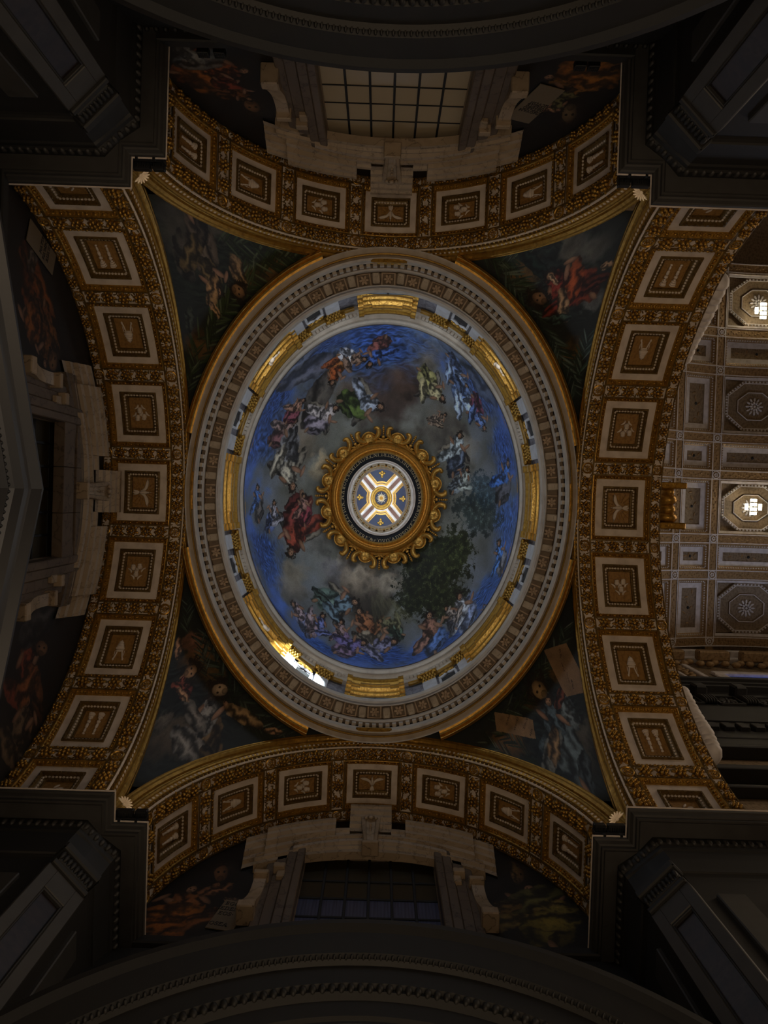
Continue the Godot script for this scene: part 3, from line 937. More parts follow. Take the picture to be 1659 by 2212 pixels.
func dome():
	var co := base("dome_cornice", "cream dentilled cornice ring at the foot of the painted dome", "cornice")
	var w := MB.new()
	ring(w, [Vector3(5.80, 26.92, 7.36), Vector3(5.70, 26.95, 7.24), Vector3(5.664, 26.95, 7.195), Vector3(5.622, 27.0, 7.138), Vector3(5.633, 27.14, 7.139), Vector3(5.575, 27.2, 7.049), Vector3(5.595, 27.3, 7.057), Vector3(5.483, 27.36, 6.894), Vector3(5.435, 27.3, 6.825), Vector3(5.441, 27.42, 6.837), Vector3(5.385, 27.5, 6.767), Vector3(5.373, 27.62, 6.734), Vector3(5.362, 27.75, 6.711), Vector3(5.4, 27.86, 6.76)])
	part("moulding", w, M.ring, co)
	var d := MB.new()
	for k in 8:
		var a0: float = PEDI[k] + 0.21
		var a1: float = (PEDI[k + 1] if k < 7 else TAU) - 0.21
		for i in 15:
			var a := lerpf(a0, a1, (i + 0.5) / 15.0)
			d.box(ell_frame(5.60, 7.08, a, 27.17), Vector3(0.055, 0.06, 0.07))
	stuff(part("dentil_row", d, M.ring, co))
	var g := MB.new()
	g.box(Transform3D(), Vector3(0.33, 0.035, 0.02), 0.01)
	for i in 32:
		if i % 2: continue
		var a := TAU * (i + 0.5) / 32
		part("gilded_strip", g, M.gold, co, ell_frame(5.345, 6.69, a, 27.80))
	var wave := MB.new()
	for i in 9: wave.ball(lump(Vector3((i - 4) * 0.09, 0.02 * cos(i * 1.6), 0), Vector3(0.06, 0.03, 0.02)))
	for k in 8: part("gilded_scroll", wave, M.gold, co, ell_frame(5.345, 6.69, PEDI[k], 27.81))
	var o := base("dome", "oval painted dome with clouds, winged figures, a tree and a blue rim", "dome")
	var rows := []
	var uvs := []
	var n := 160
	for i in n + 1:
		var a := TAU * i / n
		var r := PackedVector3Array()
		var u := PackedVector2Array()
		for j in 31:
			var th := j / 30.0 * 1.08
			var q := dome_at(th)
			r.append(ell(q.x, q.z, a, q.y))
			u.append(Vector2(0.5, 0.5) + Vector2(cos(a), -sin(a)) * 0.5 * (1.0 - th / (PI / 2)))
		rows.append(r)
		uvs.append(u)
	var b := MB.new()
	b.grid(rows, true, uvs)
	var m := mat("dome_mosaic", Color.WHITE, 0.6)
	m.albedo_texture = dome_painting()
	part("painting", b, m, o)

func dome_at(th: float) -> Vector3:
	var k := 1.252 - 0.122 * sin(th) / 0.83
	return Vector3(5.34 * cos(th), 27.6 + 5.75 * sin(th), 5.34 * cos(th) * k)

func lantern():
	var o := base("scroll_ring", "ornate gilded ring of scrolls and shells with a dark inscription band", "ornament")
	var b := MB.new()
	ring(b, [Vector3(2.5, 32.55, 2.75), Vector3(2.42, 32.4, 2.65), Vector3(2.323, 32.35, 2.534), Vector3(2.249, 32.2, 2.449), Vector3(2.183, 32.15, 2.382), Vector3(2.15, 32.24, 2.345), Vector3(2.126, 32.25, 2.316), Vector3(2.082, 32.22, 2.271), Vector3(2.06, 32.3, 2.25), Vector3(2.024, 32.3, 2.214), Vector3(1.988, 32.4, 2.178), Vector3(1.922, 32.36, 2.123), Vector3(1.861, 32.4, 2.062), Vector3(1.827, 32.55, 2.04), Vector3(1.83, 32.6, 2.043)])
	part("moulding", b, M.bronze, o)
	b = MB.new()
	ring(b, [Vector3(1.83, 32.6, 2.043), Vector3(1.584, 32.8, 1.756)])
	var band := part("inscription_band", b, M.ink, o)
	b = MB.new()
	inscription(b)
	part("lettering", b, M.letter, band)
	b = MB.new()
	ring(b, [Vector3(1.584, 32.8, 1.756), Vector3(1.581, 32.74, 1.752), Vector3(1.549, 32.74, 1.72), Vector3(1.546, 32.9, 1.718), Vector3(1.484, 32.95, 1.667), Vector3(1.469, 33.1, 1.664), Vector3(1.428, 33.15, 1.645), Vector3(1.413, 33.3, 1.641)])
	part("bright_moulding", b, M.white, o)
	# scrolls and shells
	var sc := MB.new()
	for s in [-1.0, 1.0]:
		var pts := PackedVector3Array()
		var rad := PackedFloat32Array()
		for i in 34:
			var t := i / 33.0
			var p := Vector2()
			if t < 0.3:
				var a := (0.3 - t) / 0.3 * 4.6
				p = Vector2(0.36, -0.24) + Vector2(cos(1.9 - a), sin(1.9 - a)) * (0.10 - 0.016 * a)
			elif t < 0.7:
				var q := (t - 0.3) / 0.4
				p = Vector2(lerpf(0.327, 0.20, q) - 0.08 * sin(q * PI), lerpf(-0.145, 0.36, q) )
			else:
				var a := (t - 0.7) / 0.3 * 4.4
				p = Vector2(0.27, 0.36) + Vector2(cos(PI - a), sin(PI - a)) * (0.075 - 0.011 * a)
			pts.append(Vector3(p.x * s, p.y, 0.10 + 0.05 * sin(t * PI)))
			rad.append(0.045 + 0.055 * sin(clampf(t, 0.0, 1.0) * PI))
		sc.tube(pts, rad, 7, Vector3.BACK)
		sc.ball(lump(Vector3(0.36 * s, -0.24, 0.12), Vector3(0.075, 0.075, 0.07)))
		sc.ball(lump(Vector3(0.27 * s, 0.36, 0.12), Vector3(0.06, 0.06, 0.06)))
	for i in 4: sc.ball(lump(Vector3(0, 0.42 - i * 0.10, 0.12), Vector3(0.06 - i * 0.006, 0.055, 0.06)))
	sc.ball(lump(Vector3(0, 0.5, 0.12), Vector3(0.035, 0.04, 0.04)))
	for i in 7:
		var a := (i - 3) * 0.42
		sc.ball(Transform3D(Basis(Vector3.BACK, -a) * Basis.from_scale(Vector3(0.035, 0.10, 0.04)), Vector3(sin(a) * 0.12, -0.02 - 0.1 * cos(a) - 0.08, 0.12)))
	sc.ball(lump(Vector3(0, -0.02, 0.15), Vector3(0.075, 0.085, 0.06)))
	var sh := MB.new()
	var rows := []
	for i in 13:
		var a := PI * i / 12.0
		var r := PackedVector3Array()
		for j in 7:
			var t := j / 6.0 * PI / 2
			r.append(Vector3(cos(a) * 0.27 * sin(t), -0.16 + sin(a) * 0.36 * sin(t), 0.05 + 0.20 * cos(t)))
		rows.append(r)
	sh.grid(rows)
	var rimp := PackedVector3Array()
	var rimr := PackedFloat32Array()
	for i in 17:
		var a := PI * i / 16.0
		rimp.append(Vector3(cos(a) * 0.29, -0.16 + sin(a) * 0.38, 0.07))
		rimr.append(0.03)
	sh.tube(rimp, rimr, 6, Vector3.BACK)
	sh.box(Transform3D(Basis(), Vector3(0, 0.02, 0.225)), Vector3(0.014, 0.12, 0.02))
	sh.box(Transform3D(Basis(), Vector3(0, 0.03, 0.225)), Vector3(0.09, 0.014, 0.02))
	for i in 5: sh.ball(lump(Vector3((i - 2) * 0.1, -0.19, 0.08), Vector3(0.05, 0.04, 0.05)))
	var scm := sc.mesh()
	var shm := sh.mesh()
	for k in 24:
		var a := TAU * (k + (0.0 if k % 2 else 0.0)) / 24.0
		var q := ell(2.62, 2.88, a, 32.42)
		var out := Vector3(cos(a) * 2.6, 0, sin(a) * 2.9).normalized()
		var x := Vector3(-out.z, 0, out.x)
		# lies against the dome: outwards is along the slope, z looks down and inwards
		var y := (out + Vector3.DOWN * 0.62).normalized()
		var xf := Transform3D(Basis(x, y, x.cross(y)), q)
		if xf.basis.z.y > 0: xf.basis = Basis(-x, y, (-x).cross(y))
		part("scroll" if k % 2 == 0 else "shell", scm if k % 2 == 0 else shm, M.bronze, o, xf * Transform3D(Basis.from_scale(Vector3(1.22, 1.0, 1.1) if k % 2 == 0 else Vector3(1.2, 1.1, 1.1)), Vector3.ZERO))
	# throat with small coffers, lit from above
	var l := base("lantern", "bright lantern vault with navy panels and a sunburst in its centre", "lantern")
	b = MB.new()
	ring(b, [Vector3(1.415, 33.3, 1.644), Vector3(1.40, 33.4, 1.63), Vector3(1.27, 34.25, 1.45)], 96)
	part("throat", b, M.oldgold, l)
	var tf := MB.new()
	for k in 6:
		var a := TAU * k / 6
		tf.ball(lump(Vector3(cos(a) * 0.06, 0.14 + sin(a) * 0.06, 0.03), Vector3(0.045, 0.045, 0.03)))
	tf.ball(lump(Vector3(0, 0.14, 0.05), Vector3(0.035, 0.035, 0.03)))
	for s in [-1.0, 1.0]: tf.box(Transform3D(Basis(), Vector3(s * 0.15, 0.1, 0.02)), Vector3(0.022, 0.26, 0.03))
	var tfm := tf.mesh()
	for i in 24:
		var f := ell_frame(1.34, 1.55, TAU * i / 24.0, 33.75)
		part("rosette", tfm, M.gold, l, f * Transform3D(Basis(Vector3.RIGHT, -0.14), Vector3.ZERO))
	b = MB.new()
	ring(b, [Vector3(1.27, 34.25, 1.45), Vector3(1.197, 34.28, 1.376), Vector3(1.203, 34.45, 1.383), Vector3(1.75, 34.5, 2.0)], 96)
	part("lip", b, M.white, l)
	b = MB.new()
	ring(b, [Vector3(1.75, 34.5, 2.0), Vector3(1.75, 36.6, 2.0)], 96)
	ring(b, [Vector3(1.75, 36.6, 2.0), Vector3(1.6, 36.62, 1.83), Vector3(1.58, 36.7, 1.81)], 96)
	part("wall", b, M.white, l)
	for k in 8:
		var f := ell_frame(1.72, 1.97, TAU * (k + 0.5) / 8, 35.5)
		b = MB.new()
		b.box(f, Vector3(0.34, 0.85, 0.01))
		part("window_pane", b, M.daylight, l)
	lantern_vault(l)

func cap_at(x: float, z: float, w := 0.0) -> Vector3:
	# shallow vault of the lantern, w hangs below it
	var q := pow(x / 1.62, 2) + pow(z / 1.86, 2)
	return Vector3(x, 37.75 - 1.05 * q - w + EY, z + DZ)

func cap_poly(b: MB, poly: PackedVector2Array, w: float):
	# splits a plane outline into triangles laid on the vault, with an edge down from it
	var id := Geometry2D.triangulate_polygon(poly)
	for k in range(0, id.size(), 3):
		b.tri(cap_at(poly[id[k]].x, poly[id[k]].y, w), cap_at(poly[id[k + 1]].x, poly[id[k + 1]].y, w), cap_at(poly[id[k + 2]].x, poly[id[k + 2]].y, w))
	for k in poly.size():
		var p := poly[k]
		var q := poly[(k + 1) % poly.size()]
		b.quad(cap_at(p.x, p.y, 0.0), cap_at(q.x, q.y, 0.0), cap_at(q.x, q.y, w), cap_at(p.x, p.y, w))

func flat_poly(b: MB, poly: PackedVector2Array, y: float):
	var id := Geometry2D.triangulate_polygon(poly)
	for k in range(0, id.size(), 3): b.tri(Vector3(poly[id[k]].x, y, poly[id[k]].y + DZ), Vector3(poly[id[k + 1]].x, y, poly[id[k + 1]].y + DZ), Vector3(poly[id[k + 2]].x, y, poly[id[k + 2]].y + DZ))
	for k in poly.size():
		var p := poly[k]
		var q := poly[(k + 1) % poly.size()]
		b.quad(Vector3(p.x, y, p.y + DZ), Vector3(q.x, y, q.y + DZ), Vector3(q.x, y + 0.03, q.y + DZ), Vector3(p.x, y + 0.03, p.y + DZ))

func field(b: MB, a: float, r0: float, r1: float, rib: float, w: float):
	# field of the vault between two diagonal ribs: its sides run parallel to the ribs
	var rows := []
	for j in 9:
		var r := lerpf(r0, r1, j / 8.0)
		var e := PI / 4 - asin(rib / r)
		var row := PackedVector3Array()
		for i in 13:
			var p := Vector2.from_angle(a + lerpf(-e, e, i / 12.0)) * r
			row.append(cap_at(p.x, p.y * 1.13, w))
		rows.append(row)
	b.grid(rows)
	for j in 8:
		for i in [0, 12]: b.quad(rows[j][i], rows[j + 1][i], rows[j + 1][i] + Vector3(0, w, 0), rows[j][i] + Vector3(0, w, 0))
	for i in 12: b.quad(rows[0][i], rows[0][i + 1], rows[0][i + 1] + Vector3(0, w, 0), rows[0][i] + Vector3(0, w, 0))

func lantern_vault(l: Node):
	var b := MB.new()
	var rows := []
	for i in 65:
		var a := TAU * i / 64
		var r := PackedVector3Array()
		for j in 9: r.append(cap_at(1.62 * cos(a) * j / 8.0, 1.86 * sin(a) * j / 8.0))
		rows.append(r)
	b.grid(rows, true)
	part("vault", b, M.white, l)
	var gold := MB.new()
	var rust := MB.new()
	var blue := MB.new()
	var orn := MB.new()
	var ribs := MB.new()
	for k in 4:
		var a := PI / 2 * k
		field(gold, a, 0.62, 1.50, 0.22, 0.01)
		field(rust, a, 0.68, 1.50, 0.28, 0.02)
		field(gold, a, 0.72, 1.50, 0.31, 0.025)
		field(blue, a, 0.79, 1.50, 0.36, 0.035)
		var c := Vector2(cos(a), sin(a) * 1.13)
		for q in [[1.10, 0.0, 0.10], [1.0, 0.0, 0.07], [1.16, 0.10, 0.07], [1.16, -0.10, 0.07], [1.22, 0.0, 0.08]]:
			var p: Vector2 = c * q[0] + Vector2(-c.y, c.x) * q[1]
			orn.ball(Transform3D(Basis.from_scale(Vector3(q[2], 0.06, q[2])), cap_at(p.x, p.y, 0.05)))
		part("gilded_ornament", orn, M.gold, l)
		orn = MB.new()
		# diagonal ribs with rows of small rosettes
		var d := Vector2(cos(a + PI / 4), sin(a + PI / 4))
		var s := Vector2(-d.y, d.x)
		var poly := PackedVector2Array()
		for e in [[0.58, -1], [1.5, -1], [1.5, 1], [0.58, 1]]:
			var p: Vector2 = d * e[0] + s * 0.085 * e[1]
			poly.append(Vector2(p.x, p.y * 1.13))
		cap_poly(rust, poly, 0.02)
		for i in 10:
			for e in [-1.0, 1.0]:
				var p: Vector2 = d * (0.64 + i * 0.086) + s * 0.04 * e
				ribs.ball(Transform3D(Basis.from_scale(Vector3(0.036, 0.03, 0.036)), cap_at(p.x, p.y * 1.13, 0.03)))
	part("gilded_border", gold, M.bronze, l)
	part("rust_border", rust, mat("rust_border", Color(0.38, 0.23, 0.15), 0.5), l)
	part("navy_panel", blue, M.navy, l)
	stuff(part("rib_rosettes", ribs, M.gold, l))
	# medallion: gold rings, navy disc, white ray ring and gilded sun
	var md := MB.new()
	for q in [[0.58, 0.54, 0.0, 0.06], [0.54, 0.46, 0.06, 0.06], [0.46, 0.43, 0.06, 0.03], [0.43, 0.36, 0.04, 0.07], [0.36, 0.32, 0.07, 0.03]]:
		rows = []
		for i in 49:
			var a := TAU * i / 48
			rows.append(PackedVector3Array([cap_at(q[0] * cos(a), q[0] * 1.1 * sin(a), q[2]), cap_at(q[1] * cos(a), q[1] * 1.1 * sin(a), q[3])]))
		md.grid(rows, true)
	var me := part("medallion", md, M.gold, l)
	md = MB.new()
	var disc := PackedVector2Array()
	for i in 32: disc.append(Vector2(cos(TAU * i / 32), 1.1 * sin(TAU * i / 32)) * 0.33)
	flat_poly(md, disc, 37.67 + EY)
	part("disc", md, M.navy, me)
	md = MB.new()
	var star := PackedVector2Array()
	for i in 32:
		var r := 0.30 if i % 4 == 0 else (0.25 if i % 2 == 0 else 0.12)
		star.append(Vector2(cos(TAU * i / 32), 1.1 * sin(TAU * i / 32)) * r)
	flat_poly(md, star, 37.655 + EY)
	part("star", md, M.letter, me)
	md = MB.new()
	star = PackedVector2Array()
	for i in 24:
		var r := 0.17 if i % 2 == 0 else 0.07
		star.append(Vector2(cos(TAU * i / 24), 1.1 * sin(TAU * i / 24)) * r)
	flat_poly(md, star, 37.64 + EY)
	part("sun", md, M.bronze, me)

func inscription(b: MB):
	var text := "·NOLITE·NOCERE·&c·QVO·ADVSQVE·SIGNEMVS·SERVOS·DEI·NOSTRI·IN·FRONTIBVS·EORVM"
	var font := SystemFont.new()
	font.font_names = PackedStringArray(["Droid Serif"])
	var adv := []
	var total := 0.0
	var shapes := {}
	for ch in text:
		if not shapes.has(ch):
			var tm := TextMesh.new()
			tm.font = font
			tm.font_size = 32
			tm.pixel_size = 0.0074
			tm.depth = 0.012
			tm.curve_step = 2.0
			tm.text = ch
			shapes[ch] = [tm.get_mesh_arrays(), tm.get_aabb()]
		var w: float = maxf(shapes[ch][1].size.x, 0.02) + 0.035
		if ch == "·": w = 0.075
		adv.append(w)
		total += w
	# runs anticlockwise as seen from below, starting on the chapel side, tops towards the light
	var at := 0.0
	for i in text.length():
		var q: Array = shapes[text[i]]
		var mid: float = (at + adv[i] * 0.5) / total
		at += adv[i]
		var a := 3.23 + TAU * mid
		var o := ell(1.722, 1.916, a, 32.685)
		var up := (ell(1.584, 1.756, a, 32.8) - ell(1.83, 2.043, a, 32.6)).normalized()
		var x := Vector3(-sin(a) * 1.7, 0, cos(a) * 1.9).normalized()
		var z := x.cross(up)
		if z.y > 0:
			x = -x
			z = -z
		var c: Vector3 = q[1].get_center()
		var xf := Transform3D(Basis(x, up, z), o + z * 0.008) * Transform3D(Basis(), Vector3(-c.x, -0.105 + 0.0, 0))
		var arr: Array = q[0]
		if text[i] == "·": xf = Transform3D(Basis(x, up, z), o + z * 0.008) * Transform3D(Basis(), -c)
		if arr.size() and arr[0] != null: b.add(arr[Mesh.ARRAY_VERTEX], arr[Mesh.ARRAY_NORMAL], arr[Mesh.ARRAY_INDEX], xf)

# frame of a lunette wall: u along the wall (to the right as one faces it from below), height, d towards the middle of the bay
class Wall:
	var side := 0 # 0 chapel side, 2 beige window, 3 curtained window
	var at := 0.0
	func _init(s_: int, at_: float):
		side = s_; at = at_
	func p(u: float, h: float, d: float) -> Vector3:
		if side == 0: return Vector3(-at + d, h + 1.7, u)
		if side == 2: return Vector3(u, h + 1.7, at - d)
		return Vector3(u, h + 1.7, -at + d)
	func xf(u: float, h: float, d: float) -> Transform3D:
		var x := p(1, 0, 0) - p(0, 0, 0)
		var z := p(0, 0, 1) - p(0, 0, 0)
		return Transform3D(Basis(x, Vector3.UP, z), p(u, h, d))

func lunette_walls():
	var q := [[Wall.new(0, 8.33), "wall_left", 6.9, 3, "over the dark chapel gable"], [Wall.new(2, 9.6), "wall_front", 5.5, 2, "with plain beige panes"], [Wall.new(3, 9.7), "wall_back", 5.5, 1, "with bluish curtained panes"]]
	for e in q:
		var W: Wall = e[0]
		var half: float = e[2]
		var o := base(e[1], "", "", "", "structure")
		var b := MB.new()
		for r in [[-half, -1.72, 14.2, 21.6], [1.72, half, 14.2, 21.6], [-1.72, 1.72, 19.3, 21.6]]:
			var rows := []
			var uvs := []
			for i in 2:
				var u: float = r[i]
				rows.append(PackedVector3Array([W.p(u, r[2], 0), W.p(u, r[3], 0)]))
				uvs.append(PackedVector2Array([Vector2(u / half * 0.5 + 0.5, 1.0 - (r[2] - 14.2) / 7.4), Vector2(u / half * 0.5 + 0.5, 1.0 - (r[3] - 14.2) / 7.4)]))
			b.grid(rows, false, uvs)
		var m := mat("lunette_mosaic", Color.WHITE, 0.6)
		m.albedo_texture = lunette_painting(W.side)
		m.texture_repeat = false
		m.albedo_color = Color(0.80, 0.78, 0.76)
		part("lunette_mosaic", b, m, o)
		b = MB.new()
		for s in [-1.0, 1.0]: b.quad(W.p(s * 1.72, 14.2, 0), W.p(s * 1.72, 19.3, 0), W.p(s * 1.72, 19.3, -0.5), W.p(s * 1.72, 14.2, -0.5))
		b.quad(W.p(-1.72, 19.3, 0), W.p(1.72, 19.3, 0), W.p(1.72, 19.3, -0.5), W.p(-1.72, 19.3, -0.5))
		part("reveal", b, M.marble, o)
		# wall below the ledge, solid down to the floor on the chapel side
		if W.side == 0:
			b = MB.new()
			b.box(W.xf(0, 6.2, -0.25), Vector3(7.2, 8.0, 0.3))
			part("lower_wall", b, M.dark, o)
		# ledge with a bright upper lip
		b = MB.new()
		b.box(W.xf(0, 14.38, 0.30), Vector3(half, 0.12, 0.30), 0.03)
		b.box(W.xf(0, 14.18, 0.12), Vector3(half, 0.10, 0.14), 0.03)
		part("ledge", b, M.dark, o)
		b = MB.new()
		for i in 60: b.ball(W.xf((i / 59.0 - 0.5) * 2.0 * half, 14.22, 0.42) * Transform3D(Basis.from_scale(Vector3(0.06, 0.07, 0.06)), Vector3.ZERO))
		stuff(part("egg_row", b, M.dark, o))
		window(W, e[3], e[4])
		surround(W, e[4])
	tablets(q)

func window(W: Wall, number: int, what: String):
	var o := base("window_%d" % number, "arched lunette window " + what, "window", "", "structure")
	var d := -0.22
	var pm: Material = M.shade_pane if W.side == 2 else M.curtain if W.side == 3 else M.shade_pane
	var xs := []
	for i in 7: xs.append(lerpf(-1.74, 1.74, i / 6.0))
	var hs := [14.2, 15.1, 15.9, 16.62, 17.4, 18.2, 19.35]
	if W.side == 2: hs = [14.2, 15.6, 16.0, 16.97, 17.72, 18.5, 19.35]
	for i in 6:
		for k in 6:
			var b := MB.new()
			b.box(W.xf((xs[i] + xs[i + 1]) * 0.5, (hs[k] + hs[k + 1]) * 0.5, d), Vector3(0.275, (hs[k + 1] - hs[k]) * 0.5 - 0.012, 0.012), 0.006)
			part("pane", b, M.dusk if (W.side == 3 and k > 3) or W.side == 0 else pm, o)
	for i in range(1, 6):
		var b := MB.new()
		b.box(W.xf(xs[i], 16.8, d + 0.03), Vector3(0.028 if W.side == 2 else 0.035, 2.6, 0.02), 0.008)
		part("bar", b, M.iron, o)
	for k in range(1, 6):
		var b := MB.new()
		b.box(W.xf(0, hs[k], d + 0.025), Vector3(1.74, 0.013 if W.side == 2 else 0.032, 0.012), 0.004)
		part("bar", b, M.iron, o)
	var b := MB.new()
	b.box(W.xf(0, 16.8, -0.5), Vector3(2.0, 2.7, 0.03))
	part("backing", b, M.dark, o)

# cornice-like strip that follows a curved top line; prof holds (projection, drop)
func along(b: MB, W: Wall, u0: float, u1: float, top: Vector3, dp: float, prof: Array, n := 16):
	var rows := []
	for i in n + 1:
		var u := lerpf(u0, u1, float(i) / n)
		var h := top.x - top.y * u * u
		var r := PackedVector3Array()
		for q in prof: r.append(W.p(u, h - q.y, maxf(q.x + dp, 0.0)))
		rows.append(r)
	for k in prof.size() - 1:
		var g := []
		for r in rows: g.append(PackedVector3Array([r[k], r[k + 1]]))
		b.grid(g)
	for e in [0, n]:
		var r: PackedVector3Array = rows[e]
		var root := W.p(lerpf(u0, u1, float(e) / n), top.x - top.y * pow(lerpf(u0, u1, float(e) / n), 2) - prof[-1].y, 0)
		for k in r.size() - 1: b.tri(root, r[k], r[k + 1])

func surround(W: Wall, what: String):
	var l := "veined marble window surround with a broken curved pediment, " + what
	var o := base("window_surround", l, "window frame", "marble window surrounds in the lunettes")
	var top := Vector3(20.15, 0.105, 0)
	var corn := [Vector2(0.0, -0.02), Vector2(0.62, -0.02), Vector2(0.62, 0.10), Vector2(0.56, 0.14), Vector2(0.54, 0.24), Vector2(0.46, 0.30), Vector2(0.45, 0.42), Vector2(0.34, 0.46), Vector2(0.32, 0.60), Vector2(0.22, 0.64), Vector2(0.20, 0.80)]
	var b := MB.new()
	for s in [-1.0, 1.0]:
		along(b, W, s * 0.98, s * 2.80, top, 0.0, corn)
		along(b, W, s * 2.80, s * 3.32, top, -0.14, corn, 5)
		along(b, W, s * 0.58, s * 0.98, Vector3(19.95, 0.08, 0), -0.22, corn, 4)
	along(b, W, -0.60, 0.60, Vector3(20.75, 0.0, 0), 0.10, corn, 4)
	part("pediment", b, M.marble, o)
	# frieze and the stepped arch mouldings below the cornice
	b = MB.new()
	along(b, W, -3.0, 3.0, Vector3(19.55, 0.095, 0), 0.0, [Vector2(0.16, -0.9), Vector2(0.16, 0.05), Vector2(0.24, 0.05), Vector2(0.24, 0.12), Vector2(0.19, 0.14), Vector2(0.19, 0.27), Vector2(0.27, 0.30), Vector2(0.27, 0.36), Vector2(0.20, 0.40), Vector2(0.20, 0.55), Vector2(0.0, 0.58)], 22)
	part("arch_moulding", b, M.jamb if W.side == 0 else M.marble, o)  # darker on the chapel side: dimmer light put into the colour
	b = MB.new()
	along(b, W, -2.05, 2.05, Vector3(19.62, 0.13, 0), 0.0, [Vector2(0.3, -0.10), Vector2(0.36, -0.08), Vector2(0.36, 0.02), Vector2(0.30, 0.04), Vector2(0.30, 0.16), Vector2(0.36, 0.2), Vector2(0.34, 0.28), Vector2(0.0, 0.48)], 18)
	part("inner_arch", b, M.marble, o)
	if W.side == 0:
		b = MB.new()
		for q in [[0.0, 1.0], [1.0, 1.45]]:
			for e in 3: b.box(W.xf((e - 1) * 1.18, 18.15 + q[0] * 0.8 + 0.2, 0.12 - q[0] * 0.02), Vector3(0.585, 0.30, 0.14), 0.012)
		part("lintel", b, M.jamb, o)  # takes the darker marble too, its shade put into the colour
	# console at the crown
	b = MB.new()
	var pts := []
	for i in 9:
		var t := i / 8.0
		var h := lerpf(18.95, 20.25, t)
		var wd := lerpf(0.17, 0.27, t)
		var d := 0.42 + 0.06 * sin(t * TAU) + 0.16 * t
		pts.append(PackedVector3Array([W.p(-wd, h, 0.2), W.p(-wd, h, d), W.p(-wd * 0.6, h, d + 0.05), W.p(-wd * 0.5, h, d), W.p(wd * 0.5, h, d), W.p(wd * 0.6, h, d + 0.05), W.p(wd, h, d), W.p(wd, h, 0.2)]))
	for k in 7:
		var g := []
		for r in pts: g.append(PackedVector3Array([r[k], r[k + 1]]))
		b.grid(g)
	b.box(W.xf(0, 18.92, 0.34), Vector3(0.23, 0.06, 0.2), 0.02)
	b.box(W.xf(0, 19.02, 0.34), Vector3(0.19, 0.05, 0.17), 0.02)
	for i in 7:
		var a := PI * i / 6.0
		b.ball(W.xf(0, 20.16, 0.58) * lump(Vector3(cos(a) * 0.14, sin(a) * 0.14, 0.02), Vector3(0.06, 0.06, 0.05)))
	b.ball(W.xf(0, 20.16, 0.62) * lump(Vector3.ZERO, Vector3(0.09, 0.09, 0.06)))
	for i in 5: b.ball(W.xf(0, 19.3 + i * 0.16, 0.5) * lump(Vector3.ZERO, Vector3(0.04, 0.05, 0.05)))
	part("keystone", b, M.marble, o)
	for s in [-1.0, 1.0]:
		b = MB.new()
		for q in [[1.72, 0.30, 0.10], [1.92, 0.26, 0.12], [2.16, 0.20, 0.14], [2.42, 0.14, 0.12]]:
			b.box(W.xf(s * (q[0] + q[2]), 16.6, q[1] * 0.5), Vector3(q[2], 2.5, q[1] * 0.5), 0.025)
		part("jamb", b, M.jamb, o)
		b = MB.new()
		b.box(W.xf(s * 2.28, 17.85, 0.26), Vector3(0.15, 0.10, 0.14), 0.02)
		b.box(W.xf(s * 2.22, 17.62, 0.2), Vector3(0.10, 0.16, 0.10), 0.02)
		part("block", b, M.marble, o)
		# scrolled console that stands clear of the jamb
		b = MB.new()
		var cx: float = s * 2.78
		var rows := []
		for i in 9:
			var t := i / 8.0
			var h := lerpf(16.05, 17.5, t)
			var off: float = s * -0.10 * t
			var d := 0.28 + 0.10 * cos(t * PI * 1.6)
			rows.append(PackedVector3Array([W.p(cx + off - 0.15, h, 0.0), W.p(cx + off - 0.15, h, d), W.p(cx + off + 0.15, h, d), W.p(cx + off + 0.15, h, 0.0)]))
		for k in 3:
			var g := []
			for r in rows: g.append(PackedVector3Array([r[k], r[k + 1]]))
			b.grid(g)
		b.box(W.xf(cx, 15.96, 0.24), Vector3(0.20, 0.13, 0.24), 0.025)
		b.box(W.xf(cx - s * 0.02, 16.2, 0.2), Vector3(0.17, 0.05, 0.2), 0.02)
		b.box(W.xf(cx - s * 0.1, 17.5, 0.2), Vector3(0.19, 0.08, 0.2), 0.02)
		part("console", b, M.marble, o)

func lettering(parent: Node, W: Wall, u: float, h: float, tilt: float, size: float, lines: Array, gap: float, d: float):
	var font := SystemFont.new()
	font.font_names = PackedStringArray(["Droid Serif"])
	var b := MB.new()
	var f := W.xf(u, h, d)
	if W.side != 3: f.basis = Basis(-f.basis.x, f.basis.y, f.basis.z)
	var fr := f * Transform3D(Basis(Vector3.BACK, tilt), Vector3.ZERO)
	if W.side != 3: fr = Transform3D(Basis(f.basis.x, f.basis.y, f.basis.x.cross(f.basis.y)), f.origin) * Transform3D(Basis(Vector3.BACK, tilt), Vector3.ZERO)
	var y := 0.0
	for s in lines:
		if s != "":
			var tm := TextMesh.new()
			tm.font = font
			tm.font_size = 32
			tm.pixel_size = size / 32.0
			tm.depth = 0.006
			tm.curve_step = 2.0
			tm.text = s
			var a := tm.get_mesh_arrays()
			b.add(a[Mesh.ARRAY_VERTEX], a[Mesh.ARRAY_NORMAL], a[Mesh.ARRAY_INDEX], fr * Transform3D(Basis(), Vector3(0, y, 0.004)))
		y -= gap
	part("lettering", b, M.ink, parent)

